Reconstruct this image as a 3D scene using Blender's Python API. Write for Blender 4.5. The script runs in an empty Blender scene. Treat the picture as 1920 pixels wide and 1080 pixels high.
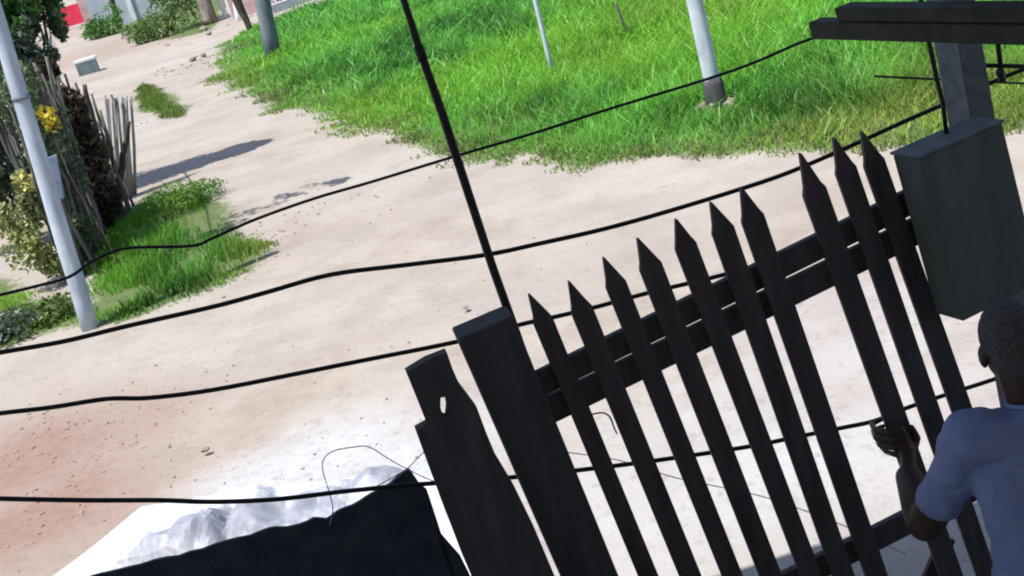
import bpy, bmesh, math, random
import numpy as np
from mathutils import Vector, Matrix, noise as mnoise

random.seed(7)
rng = np.random.default_rng(11)
scene = bpy.context.scene
C = scene.collection
R = math.radians

# ------------------------------------------------------------------ camera
F_PX, PITCH, ROLL, CAM_H = 2600.0, R(18.5), R(16.0), 3.6
fwd = Vector((0, math.cos(PITCH), -math.sin(PITCH)))
up0 = Vector((0, math.sin(PITCH), math.cos(PITCH)))
rt0 = Vector((1, 0, 0))
cam_r = rt0 * math.cos(ROLL) - up0 * math.sin(ROLL)
cam_u = rt0 * math.sin(ROLL) + up0 * math.cos(ROLL)
CAM = Vector((0, 0, CAM_H))
cd = bpy.data.cameras.new('camera')
cam = bpy.data.objects.new('camera', cd)
C.objects.link(cam)
m = Matrix((cam_r, cam_u, -fwd)).transposed().to_4x4()
m.translation = CAM
cam.matrix_world = m
cd.sensor_width = 36
cd.lens = F_PX / 1920 * 36
cd.clip_start = 0.1
cd.clip_end = 2000
scene.camera = cam

# ------------------------------------------------------------------ light
SUN_EL = R(66)
SHADOW = Vector((math.cos(R(32)), math.sin(R(32)), 0))       # the way shadows fall on the ground
sun_dir = Vector((-SHADOW.x * math.cos(SUN_EL), -SHADOW.y * math.cos(SUN_EL), math.sin(SUN_EL)))
w = bpy.data.worlds.new('World')
scene.world = w
w.use_nodes = True
nt = w.node_tree
sky = nt.nodes.new('ShaderNodeTexSky')
sky.sky_type = 'NISHITA'
sky.sun_disc = False
sky.sun_elevation = SUN_EL
sky.sun_rotation = math.atan2(sun_dir.x, sun_dir.y)
bg = nt.nodes['Background']
bg.inputs[1].default_value = 0.13
nt.links.new(sky.outputs[0], bg.inputs[0])
sd = bpy.data.lights.new('sun', 'SUN')
sd.energy = 4.6
sd.angle = R(0.5)
sd.color = (1.0, 0.965, 0.91)
sun = bpy.data.objects.new('sun', sd)
C.objects.link(sun)
sun.rotation_euler = sun_dir.to_track_quat('Z', 'Y').to_euler()
scene.view_settings.view_transform = 'Standard'
scene.view_settings.look = 'None'
scene.view_settings.gamma = 1
scene.view_settings.exposure = 0.64
scene.view_settings.use_curve_mapping = False
scene.render.engine = 'CYCLES'
scene.cycles.max_bounces = 6
scene.cycles.diffuse_bounces = 4
scene.cycles.filter_width = 2.0

# ------------------------------------------------------------------ helpers
def ray(px, py):
    return fwd + cam_r * ((px - 960) / F_PX) - cam_u * ((py - 540) / F_PX)

def gnd(px, py, z=0.0):
    d = ray(px, py)
    return CAM + d * ((z - CAM_H) / d.z)

class Plane:
    """a vertical plane through p with horizontal normal n (pointing away from the camera)"""
    def __init__(s, p, n):
        s.p, s.n = Vector(p), Vector(n).normalized()
    def at(s, px, py):
        d = ray(px, py)
        return CAM + d * ((s.p - CAM).dot(s.n) / d.dot(s.n))

def vpl(y0, k=0.0):
    return Plane((0, y0, 0), (-k, 1, 0))

def link(name, me, mat=None, parent=None):
    o = bpy.data.objects.new(name, me)
    C.objects.link(o)
    if mat is not None and not me.materials:
        me.materials.append(mat)
    if parent is not None:
        o.parent = parent
        o.matrix_parent_inverse = parent.matrix_world.inverted()
    return o

def obj(name, bm, mat, parent=None, smooth=False):
    me = bpy.data.meshes.new(name)
    bm.normal_update()
    bm.to_mesh(me)
    bm.free()
    if smooth:
        for p in me.polygons:
            p.use_smooth = True
    return link(name, me, mat, parent)

def tag(o, label=None, cat=None, group=None, kind=None):
    if label: o['label'] = label
    if cat: o['category'] = cat
    if group: o['group'] = group
    if kind: o['kind'] = kind
    return o

def empty(name, loc, label, cat, group=None):
    o = bpy.data.objects.new(name, None)
    C.objects.link(o)
    o.location = loc
    o.empty_display_size = 0.2
    o.matrix_world = Matrix.Translation(Vector(loc))
    return tag(o, label, cat, group)

def add_prism(bm, pts, off):
    """closed polygon (3D points) extruded along the vector off"""
    a = [bm.verts.new(p) for p in pts]
    b = [bm.verts.new(Vector(p) + off) for p in pts]
    n = len(pts)
    bm.faces.new(a)
    bm.faces.new(b[::-1])
    for i in range(n):
        bm.faces.new((a[i], b[i], b[(i + 1) % n], a[(i + 1) % n]))
    bmesh.ops.recalc_face_normals(bm, faces=bm.faces[:])

def add_box(bm, c, ax, ay, az):
    """box about c with half axes ax, ay, az (vectors)"""
    vs = []
    for k in (-1, 1):
        for j in (-1, 1):
            for i in (-1, 1):
                vs.append(bm.verts.new(Vector(c) + ax * i + ay * j + az * k))
    for q in ((0, 2, 3, 1), (4, 5, 7, 6), (0, 1, 5, 4), (2, 6, 7, 3), (0, 4, 6, 2), (1, 3, 7, 5)):
        bm.faces.new([vs[i] for i in q])
    bmesh.ops.recalc_face_normals(bm, faces=bm.faces[:])

def add_tube(bm, pts, rad, n=8, cap=True):
    pts = [Vector(p) for p in pts]
    rr = rad if isinstance(rad, (list, tuple)) else [rad] * len(pts)
    rings = []
    ref = Vector((0.13, 0.2, 0.97))
    for i, p in enumerate(pts):
        t = (pts[min(i + 1, len(pts) - 1)] - pts[max(i - 1, 0)]).normalized()
        a = t.cross(ref)
        if a.length < 0.2:
            a = t.cross(Vector((1, 0, 0)))
        a.normalize()
        b = t.cross(a)
        rings.append([bm.verts.new(p + (a * math.cos(2 * math.pi * k / n) + b * math.sin(2 * math.pi * k / n)) * rr[i]) for k in range(n)])
    for i in range(len(rings) - 1):
        for k in range(n):
            bm.faces.new((rings[i][k], rings[i][(k + 1) % n], rings[i + 1][(k + 1) % n], rings[i + 1][k]))
    if cap:
        bm.faces.new(rings[0][::-1])
        bm.faces.new(rings[-1])

def smooth_path(pts, sub=6):
    """Catmull-Rom through the points"""
    pts = [Vector(p) for p in pts]
    out = []
    for i in range(len(pts) - 1):
        p0, p1, p2, p3 = pts[max(i - 1, 0)], pts[i], pts[i + 1], pts[min(i + 2, len(pts) - 1)]
        for s in range(sub):
            t = s / sub
            out.append(0.5 * ((2 * p1) + (p2 - p0) * t + (2 * p0 - 5 * p1 + 4 * p2 - p3) * t * t + (3 * p1 - p0 - 3 * p2 + p3) * t ** 3))
    out.append(pts[-1])
    return out

def bevel(bm, w_, seg=1):
    bmesh.ops.bevel(bm, geom=bm.edges[:], offset=w_, segments=seg, affect='EDGES', profile=0.6)

def jitter(bm, amp, freq, seed=0.0):
    for v in bm.verts:
        q = v.co * freq + Vector((seed, seed * 1.7, -seed))
        v.co += mnoise.noise_vector(q) * amp

def subdiv(bm, cuts):
    bmesh.ops.subdivide_edges(bm, edges=bm.edges[:], cuts=cuts, use_grid_fill=True)

def np_mesh(name, verts, faces_flat, loop_n, mat, parent=None, col=None, smooth=False):
    """fast mesh from numpy arrays: faces_flat vertex indices, all faces with loop_n corners"""
    me = bpy.data.meshes.new(name)
    nv, nf = len(verts), len(faces_flat) // loop_n
    me.vertices.add(nv)
    me.vertices.foreach_set('co', np.asarray(verts, np.float32).ravel())
    me.loops.add(nf * loop_n)
    me.loops.foreach_set('vertex_index', np.asarray(faces_flat, np.int32))
    me.polygons.add(nf)
    me.polygons.foreach_set('loop_start', np.arange(nf, dtype=np.int32) * loop_n)
    if smooth:
        me.polygons.foreach_set('use_smooth', np.ones(nf, bool))
    if col is not None:
        a = me.color_attributes.new('tint', 'FLOAT_COLOR', 'POINT')
        c4 = np.ones((nv, 4), np.float32)
        c4[:, :3] = col
        a.data.foreach_set('color', c4.ravel())
    me.update(calc_edges=True)
    me.validate()
    return link(name, me, mat, parent)

# ------------------------------------------------------------------ materials
def mat_new(name):
    mt = bpy.data.materials.new(name)
    mt.use_nodes = True
    n = mt.node_tree
    return mt, n, n.nodes['Principled BSDF']

def N(nt_, kind, **kw):
    nd = nt_.nodes.new(kind)
    for k, v in kw.items():
        setattr(nd, k, v)
    return nd

def noise_tex(nt_, scale, detail=4, rough=0.6, coord='Object', dist=0.0, stretch=None):
    tc = N(nt_, 'ShaderNodeTexCoord')
    src = tc.outputs[coord]
    if stretch:
        mp = N(nt_, 'ShaderNodeMapping')
        mp.inputs['Scale'].default_value = stretch
        nt_.links.new(src, mp.inputs[0])
        src = mp.outputs[0]
    nz = N(nt_, 'ShaderNodeTexNoise')
    nz.inputs['Scale'].default_value = scale
    nz.inputs['Detail'].default_value = detail
    nz.inputs['Roughness'].default_value = rough
    nz.inputs['Distortion'].default_value = dist
    nt_.links.new(src, nz.inputs['Vector'])
    return nz

def ramp(nt_, src, stops):
    r_ = N(nt_, 'ShaderNodeValToRGB')
    el = r_.color_ramp.elements
    while len(el) < len(stops):
        el.new(0.5)
    for e, (p, c) in zip(el, stops):
        e.position = p
        e.color = (*c, 1)
    nt_.links.new(src, r_.inputs[0])
    return r_

def mixc(nt_, fac, a, b, mode='MIX'):
    mx = N(nt_, 'ShaderNodeMix', data_type='RGBA', blend_type=mode)
    for s, i in ((fac, 0), (a, 6), (b, 7)):
        if isinstance(s, bpy.types.NodeSocket):
            nt_.links.new(s, mx.inputs[i])
        elif isinstance(s, (int, float)):
            mx.inputs[i].default_value = s
        else:
            mx.inputs[i].default_value = (*s, 1)
    return mx.outputs[2]

def bump(nt_, src, bsdf, strength=0.3, dist=0.02):
    b = N(nt_, 'ShaderNodeBump')
    b.inputs['Strength'].default_value = strength
    b.inputs['Distance'].default_value = dist
    nt_.links.new(src, b.inputs['Height'])
    nt_.links.new(b.outputs[0], bsdf.inputs['Normal'])

def simple(name, c1, c2, scale=8, rough=0.8, bmp=0.25, stretch=None, spec=0.3, metal=0.0, detail=5):
    mt, n, b = mat_new(name)
    nz = noise_tex(n, scale, detail, 0.65, stretch=stretch)
    rp = ramp(n, nz.outputs[0], [(0.32, c1), (0.68, c2)])
    n.links.new(rp.outputs[0], b.inputs['Base Color'])
    b.inputs['Roughness'].default_value = rough
    b.inputs['Specular IOR Level'].default_value = spec
    b.inputs['Metallic'].default_value = metal
    if bmp:
        bump(n, nz.outputs[0], b, bmp, 0.01)
    return mt

def leaf_mat(name, trans=0.35, rough=0.5):
    mt, n, b = mat_new(name)
    at = N(n, 'ShaderNodeAttribute', attribute_name='tint')
    n.links.new(at.outputs[0], b.inputs['Base Color'])
    b.inputs['Roughness'].default_value = rough
    b.inputs['Specular IOR Level'].default_value = 0.3
    tr = N(n, 'ShaderNodeBsdfTranslucent')
    n.links.new(at.outputs[0], tr.inputs[0])
    mx = N(n, 'ShaderNodeMixShader')
    mx.inputs[0].default_value = trans
    n.links.new(b.outputs[0], mx.inputs[1])
    n.links.new(tr.outputs[0], mx.inputs[2])
    n.links.new(mx.outputs[0], n.nodes['Material Output'].inputs[0])
    return mt

M = {}
M['leaf'] = leaf_mat('leaves')
M['grass'] = leaf_mat('grass_blades', 0.5, 0.4)
M['dark_wood'] = simple('dark_stained_wood', (0.048, 0.042, 0.045), (0.084, 0.073, 0.077), 22, 0.75, 0.5, (1, 1, 0.12))
M['old_wood'] = simple('weathered_dark_timber', (0.044, 0.043, 0.049), (0.080, 0.077, 0.082), 14, 0.85, 0.6, (1, 1, 0.15))
M['beam_wood'] = simple('dark_beam_timber', (0.020, 0.024, 0.019), (0.042, 0.046, 0.036), 12, 0.85, 0.5)
M['cable'] = simple('black_cable_rubber', (0.006, 0.006, 0.008), (0.012, 0.012, 0.014), 40, 0.6, 0.1)
M['iron'] = simple('rusted_dark_iron', (0.010, 0.009, 0.011), (0.03, 0.024, 0.022), 30, 0.7, 0.3)
M['wall_dark'] = simple('dark_blue_grey_render', (0.024, 0.030, 0.042), (0.05, 0.056, 0.07), 9, 0.95, 0.8)  # dark blue-grey all over
M['cabinet'] = simple('dark_green_grey_painted_steel', (0.066, 0.082, 0.077), (0.108, 0.125, 0.117), 9, 0.7, 0.15, (1, 1, 0.18))
M['post_conc'] = simple('grey_concrete_post', (0.085, 0.10, 0.115), (0.16, 0.18, 0.20), 18, 0.9, 0.4)
M['pole'] = simple('pale_grey_pole', (0.24, 0.285, 0.34), (0.46, 0.52, 0.58), 7, 0.75, 0.3, (1, 1, 0.25))
M['pole_white'] = simple('whitewashed_pole', (0.30, 0.36, 0.40), (0.56, 0.63, 0.66), 8, 0.75, 0.3, (1, 1, 0.25))
M['pole_dark'] = simple('dark_grey_pole', (0.085, 0.115, 0.12), (0.17, 0.20, 0.22), 8, 0.8, 0.4, (1, 1, 0.25))
M['stake'] = simple('weathered_grey_stake', (0.055, 0.052, 0.046), (0.20, 0.195, 0.175), 16, 0.9, 0.5, (1, 1, 0.15))
M['stake_pale'] = simple('bleached_stake', (0.17, 0.16, 0.15), (0.38, 0.36, 0.34), 16, 0.9, 0.5, (1, 1, 0.15))
M['bark'] = simple('brown_bark', (0.035, 0.026, 0.022), (0.11, 0.085, 0.07), 14, 0.95, 0.8, (1, 1, 0.3))
M['bark_pale'] = simple('pale_brown_bark', (0.14, 0.115, 0.09), (0.33, 0.28, 0.23), 10, 0.95, 0.8, (1, 1, 0.3))
M['white_paint'] = simple('white_paint', (0.62, 0.62, 0.62), (0.82, 0.82, 0.81), 10, 0.6, 0.1)
M['pink_wall'] = simple('pale_pink_render', (0.40, 0.25, 0.25), (0.60, 0.42, 0.42), 4, 0.9, 0.3)
M['grey_wall'] = simple('pale_blue_grey_render', (0.34, 0.37, 0.43), (0.48, 0.51, 0.57), 1.5, 0.9, 0.2)
M['red'] = simple('bright_red_paint', (0.62, 0.02, 0.06), (0.78, 0.06, 0.12), 3, 0.5, 0.05)
M['conc_block'] = simple('pale_concrete', (0.36, 0.38, 0.38), (0.55, 0.57, 0.57), 12, 0.9, 0.4)
M['stone'] = simple('field_stone', (0.19, 0.15, 0.125), (0.33, 0.28, 0.25), 25, 0.95, 0.5)
M['blue_board'] = simple('blue_grey_board', (0.10, 0.135, 0.21), (0.17, 0.21, 0.30), 6, 0.7, 0.15)
M['tarp'] = simple('white_tarpaulin', (0.66, 0.68, 0.70), (0.82, 0.83, 0.84), 7, 0.6, 0.3)
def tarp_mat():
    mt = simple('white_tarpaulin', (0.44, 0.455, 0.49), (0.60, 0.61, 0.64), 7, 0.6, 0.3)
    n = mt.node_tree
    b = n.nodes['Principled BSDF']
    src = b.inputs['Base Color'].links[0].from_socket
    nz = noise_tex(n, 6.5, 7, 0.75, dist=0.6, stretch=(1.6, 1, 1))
    a = N(n, 'ShaderNodeAttribute', attribute_name='grey_amount')  # weight of the grey patches on the sheet
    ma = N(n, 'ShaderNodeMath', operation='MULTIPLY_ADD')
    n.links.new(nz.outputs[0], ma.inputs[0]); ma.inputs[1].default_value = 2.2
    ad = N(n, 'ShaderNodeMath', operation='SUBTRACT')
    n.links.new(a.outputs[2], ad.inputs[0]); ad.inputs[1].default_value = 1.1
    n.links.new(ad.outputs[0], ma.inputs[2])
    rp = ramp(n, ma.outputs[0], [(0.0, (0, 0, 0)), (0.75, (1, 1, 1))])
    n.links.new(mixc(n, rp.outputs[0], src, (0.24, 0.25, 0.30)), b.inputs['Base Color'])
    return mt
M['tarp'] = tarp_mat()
M['wire'] = simple('thin_grey_wire', (0.16, 0.16, 0.17), (0.28, 0.28, 0.30), 40, 0.5, 0.1)
M['roof'] = simple('corrugated_roof_sheet', (0.30, 0.30, 0.30), (0.42, 0.41, 0.40), 4, 0.8, 0.3)
M['house'] = simple('house_render', (0.52, 0.53, 0.56), (0.64, 0.65, 0.68), 4, 0.9, 0.3)
M['skin'] = simple('dark_brown_skin', (0.045, 0.026, 0.019), (0.07, 0.042, 0.030), 18, 0.5, 0.1)
M['hair'] = simple('short_hair_light_in_tone', (0.04, 0.036, 0.038), (0.125, 0.115, 0.12), 90, 0.85, 0.8)  # pale grey in the colour stands in for light on the head
M['shirt'] = simple('blue_cotton_shirt', (0.19, 0.235, 0.43), (0.245, 0.295, 0.51), 9, 0.85, 0.5)
M['trousers'] = simple('dark_trousers', (0.012, 0.013, 0.02), (0.025, 0.026, 0.035), 12, 0.9, 0.4)
M['shoe'] = simple('black_shoe', (0.01, 0.01, 0.01), (0.02, 0.02, 0.02), 20, 0.6, 0.1)
M['insulator'] = simple('grey_insulator', (0.03, 0.03, 0.035), (0.06, 0.06, 0.065), 20, 0.4, 0.1)

# ---- soil: one material for road and verge; what grows or lies where comes from attributes of the sheet
def soil_mat():
    mt, n, b = mat_new('bare_soil')
    big = noise_tex(n, 0.22, 4, 0.6)
    mid = noise_tex(n, 1.3, 6, 0.65)
    fine = noise_tex(n, 11, 6, 0.72)
    grit = noise_tex(n, 45, 3, 0.6)
    base = ramp(n, mid.outputs[0], [(0.25, (0.235, 0.195, 0.162)), (0.55, (0.330, 0.288, 0.248)), (0.8, (0.385, 0.345, 0.305))]).outputs[0]
    base = mixc(n, ramp(n, big.outputs[0], [(0.42, (0, 0, 0)), (0.66, (0.55, 0.55, 0.55))]).outputs[0], base, (0.375, 0.355, 0.325))
    trk = noise_tex(n, 0.55, 3, 0.5, stretch=(0.35, 1.6, 1))
    base = mixc(n, ramp(n, trk.outputs[0], [(0.44, (0, 0, 0)), (0.62, (0.5, 0.5, 0.5))]).outputs[0], base, (0.285, 0.245, 0.225))
    def attr(nm):
        return N(n, 'ShaderNodeAttribute', attribute_name=nm).outputs[2]
    def masked(nm, w_, nz, lo=0.0, hi=1.0):
        ma = N(n, 'ShaderNodeMath', operation='MULTIPLY_ADD')
        sb = N(n, 'ShaderNodeMath', operation='SUBTRACT')
        n.links.new(nz.outputs[0], sb.inputs[0]); sb.inputs[1].default_value = 0.5
        n.links.new(sb.outputs[0], ma.inputs[0]); ma.inputs[1].default_value = w_
        n.links.new(attr(nm), ma.inputs[2])
        mr = N(n, 'ShaderNodeMapRange')
        mr.inputs[1].default_value = lo; mr.inputs[2].default_value = hi
        n.links.new(ma.outputs[0], mr.inputs[0])
        return mr.outputs[0]
    base = mixc(n, masked('red_soil', 1.5, mid, 0.1, 1.0), base, mixc(n, fine.outputs[0], (0.17, 0.105, 0.08), (0.32, 0.225, 0.185)))
    base = mixc(n, masked('white_sand', 0.7, mid, 0.15, 0.9), base, mixc(n, fine.outputs[0], (0.33, 0.325, 0.335), (0.47, 0.465, 0.48)))
    base = mixc(n, masked('verge', 0.9, fine, -0.05, 0.10), base, mixc(n, fine.outputs[0], (0.05, 0.085, 0.028), (0.15, 0.18, 0.075)))
    base = mixc(n, ramp(n, fine.outputs[0], [(0.27, (0.55, 0.55, 0.55)), (0.45, (0, 0, 0))]).outputs[0], base, (0.187, 0.156, 0.133))
    n.links.new(base, b.inputs['Base Color'])
    b.inputs['Roughness'].default_value = 0.95
    b.inputs['Specular IOR Level'].default_value = 0.15
    ad = N(n, 'ShaderNodeMath', operation='MULTIPLY_ADD')
    n.links.new(grit.outputs[0], ad.inputs[0]); ad.inputs[1].default_value = 0.25
    n.links.new(fine.outputs[0], ad.inputs[2])
    bump(n, ad.outputs[0], b, 0.55, 0.03)
    return mt
M['soil'] = soil_mat()

# ------------------------------------------------------------------ ground
def g2(lst):
    return np.array([[gnd(*p).x, gnd(*p).y] for p in lst])

FIELD = np.vstack([g2([(655, -8), (560, 16), (470, 50), (412, 85), (398, 118), (420, 152), (500, 188), (640, 232), (760, 266), (830, 284),
                       (980, 299), (1060, 308), (1160, 303), (1300, 290), (1480, 284), (1600, 273), (1700, 264), (1850, 248), (1960, 240), (2200, 215)]),
                   np.array([[24, 17], [60, 40], [60, 120], [8, 120]])])
PATCH = g2([(196, 418), (250, 372), (310, 345), (376, 368), (420, 418), (470, 432), (522, 445), (515, 482), (420, 530), (340, 560), (215, 602), (150, 590), (150, 500), (170, 450)])
WEEDS = g2([(-60, 540), (70, 548), (140, 560), (160, 600), (70, 628), (-60, 680)])
LAWN = g2([(-120, 500), (-20, 520), (50, 538), (45, 560), (-40, 560), (-120, 570)])
ISLAND = g2([(246, 172), (262, 157), (296, 156), (316, 178), (356, 204), (344, 217), (300, 222), (262, 208)])
FARV = g2([(150, 72), (200, 66), (240, 60), (300, 74), (380, 62), (410, 40), (430, -20), (150, -20), (150, 20)])

def sdist(P, poly):
    """signed distance, positive inside"""
    d = np.full(len(P), 1e9)
    ins = np.zeros(len(P), bool)
    n = len(poly)
    for i in range(n):
        a, b = poly[i], poly[(i + 1) % n]
        e = b - a
        t = np.clip(((P - a) @ e) / max(e @ e, 1e-9), 0, 1)
        d = np.minimum(d, np.hypot(*(P - (a + t[:, None] * e)).T))
        c = (a[1] > P[:, 1]) != (b[1] > P[:, 1])
        with np.errstate(divide='ignore', invalid='ignore'):
            xi = a[0] + (P[:, 1] - a[1]) * (b[0] - a[0]) / (b[1] - a[1])
        ins ^= c & (P[:, 0] < xi)
    return np.where(ins, d, -d)

def vnoise(P, f, seed=0):
    """cheap smooth value noise on 2D points"""
    q = P * f + seed * 17.3
    i = np.floor(q).astype(np.int64)
    t = q - i
    t = t * t * (3 - 2 * t)
    def h(a, b):
        s = np.sin(a * 127.1 + b * 311.7 + seed * 7.7) * 43758.5453
        return s - np.floor(s)
    a, b = i[:, 0], i[:, 1]
    return (h(a, b) * (1 - t[:, 0]) + h(a + 1, b) * t[:, 0]) * (1 - t[:, 1]) + (h(a, b + 1) * (1 - t[:, 0]) + h(a + 1, b + 1) * t[:, 0]) * t[:, 1]

def axis(lo, hi, step, far):
    core = np.arange(lo, hi + 1e-6, step)
    k = [step * 1.5 ** j for j in range(1, 24)]
    l = lo - np.cumsum(k); r = hi + np.cumsum(k)
    return np.concatenate([l[(l > -far)][::-1], core, r[(r < far)]])

def relief(P):
    z = 0.05 * (vnoise(P, 0.45, 3) - 0.5) + 0.025 * (vnoise(P, 1.7, 4) - 0.5)
    return z - 0.03

def build_ground():
    xs, ys = axis(-17, 17, 0.2, 700), axis(2, 46, 0.2, 900)
    X, Y = np.meshgrid(xs, ys)
    P = np.column_stack([X.ravel(), Y.ravel()])
    V = np.column_stack([P, relief(P)])
    verge = np.maximum.reduce([sdist(P, q) for q in (FIELD, PATCH, WEEDS, LAWN, ISLAND, FARV)])
    verge = verge + 0.55 * (vnoise(P, 1.1, 41) - 0.5) - 0.03
    def blob(c, r_):
        return np.clip(1 - np.hypot(P[:, 0] - c[0], P[:, 1] - c[1]) / r_, 0, 1)
    red = np.maximum.reduce([1.25 * blob(gnd(40, 860), 1.8), 1.25 * blob(gnd(60, 970), 1.5), 0.75 * blob(gnd(-120, 880), 2.0), 0.55 * blob(gnd(190, 95), 6.0), 0.45 * blob(gnd(140, 55), 9)])
    sand = np.maximum.reduce([1.3 * blob(gnd(480, 940), 1.15), 1.1 * blob(gnd(620, 850), 1.1), 0.95 * blob(gnd(760, 860), 1.2), 0.7 * blob(gnd(1150, 960), 1.6), 0.6 * blob(gnd(900, 800), 1.4), 0.75 * blob(gnd(1500, 860), 2.4), 0.5 * blob(gnd(1650, 640), 3.0)])
    nx, ny = len(xs), len(ys)
    idx = np.arange(nx * ny).reshape(ny, nx)
    F = np.stack([idx[:-1, :-1], idx[:-1, 1:], idx[1:, 1:], idx[1:, :-1]], -1).reshape(-1, 4)
    gmask = verge[F].mean(1) > 0.0
    for name, sel in (('dirt_road', ~gmask), ('grassy_ground', gmask)):
        f = F[sel]
        u, inv = np.unique(f, return_inverse=True)
        o = np_mesh(name, V[u], inv.ravel().astype(np.int32), 4, M['soil'], smooth=True)
        for nm, a in (('verge', verge), ('red_soil', red), ('white_sand', sand)):
            at = o.data.attributes.new(nm, 'FLOAT', 'POINT')
            at.data.foreach_set('value', a[u].astype(np.float32))
        tag(o, kind='structure')
build_ground()

# ------------------------------------------------------------------ the house whose eave shades the gate (behind and over the camera)
def build_house():
    h = empty('house', (0, -3, 0), 'house with deep corrugated eave shading the gate', 'house')
    bm = bmesh.new()
    add_box(bm, (0, -2.1, 2.3), Vector((8, 0, 0)), Vector((0, 0.15, 0)), Vector((0, 0, 2.3)))
    obj('wall', bm, M['house'], h)
    bm = bmesh.new()
    n = 120
    top = []
    for i in range(n + 1):
        x = -7.5 + 15.5 * i / n
        dz = 0.02 * math.cos(i * math.pi / 2)
        top.append([bm.verts.new((x, y, z + dz)) for y, z in ((-3.0, 5.3), (4.74, 4.55))])
    for i in range(n):
        bm.faces.new((top[i][0], top[i + 1][0], top[i + 1][1], top[i][1]))
    g = bmesh.ops.extrude_face_region(bm, geom=bm.faces[:])
    for v in g['geom']:
        if isinstance(v, bmesh.types.BMVert):
            v.co.z += 0.03
    bmesh.ops.recalc_face_normals(bm, faces=bm.faces[:])
    obj('roof', bm, M['roof'], h)
build_house()

# ------------------------------------------------------------------ grass
def blades(name, P, hgt, wid, col, mat, lean=1.25, zbase=None):
    n = len(P)
    ang = rng.uniform(0, 2 * np.pi, n)
    la = rng.uniform(0, 2 * np.pi, n)
    ll = rng.uniform(0.05, lean, n) * hgt
    dx, dy = np.cos(ang) * wid / 2, np.sin(ang) * wid / 2
    lx, ly = np.cos(la) * ll, np.sin(la) * ll
    z0 = (relief(P) if zbase is None else zbase) - 0.01
    V = np.zeros((n, 5, 3))
    for k, (t, wd) in enumerate(((0, 1), (0, -1), (0.55, 0.8), (0.55, -0.8), (1, 0))):
        V[:, k, 0] = P[:, 0] + dx * wd + lx * t * t
        V[:, k, 1] = P[:, 1] + dy * wd + ly * t * t
        V[:, k, 2] = z0 + hgt * t * (1 - 0.12 * t)
    b = np.arange(n)[:, None] * 5
    F = np.concatenate([b + [0, 1, 3], b + [0, 3, 2], b + [2, 3, 4]], 1).reshape(-1)
    cc = np.repeat(col[:, None, :], 5, 1).reshape(-1, 3)
    return np_mesh(name, V.reshape(-1, 3), F, 3, mat, col=cc)

def sample(poly, n, inside=0.0):
    lo, hi = poly.min(0), poly.max(0)
    P = rng.uniform(lo, hi, (n, 2))
    return P

def grass_col(P, dry):
    n = len(P)
    t = vnoise(P, 0.55, 21) * 0.35 + vnoise(P, 2.1, 22) * 0.65
    k = np.clip((t - 0.3) / 0.4 + rng.normal(0, 0.28, n), 0, 1)[:, None]
    dark, lite, yel = np.array([0.036, 0.165, 0.028]), np.array([0.18, 0.54, 0.080]), np.array([0.40, 0.44, 0.09])
    c = dark * (1 - k) + lite * k
    y = np.clip(vnoise(P, 0.23, 31) * 2.4 - 1.15 + rng.normal(0, 0.16, n), 0, 0.55)[:, None]
    c = c * (1 - y) + np.array([0.27, 0.58, 0.04]) * y
    d = np.clip(dry + rng.normal(0, 0.13, n), 0, 1)[:, None]
    return c * (1 - d) + yel * d

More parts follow.
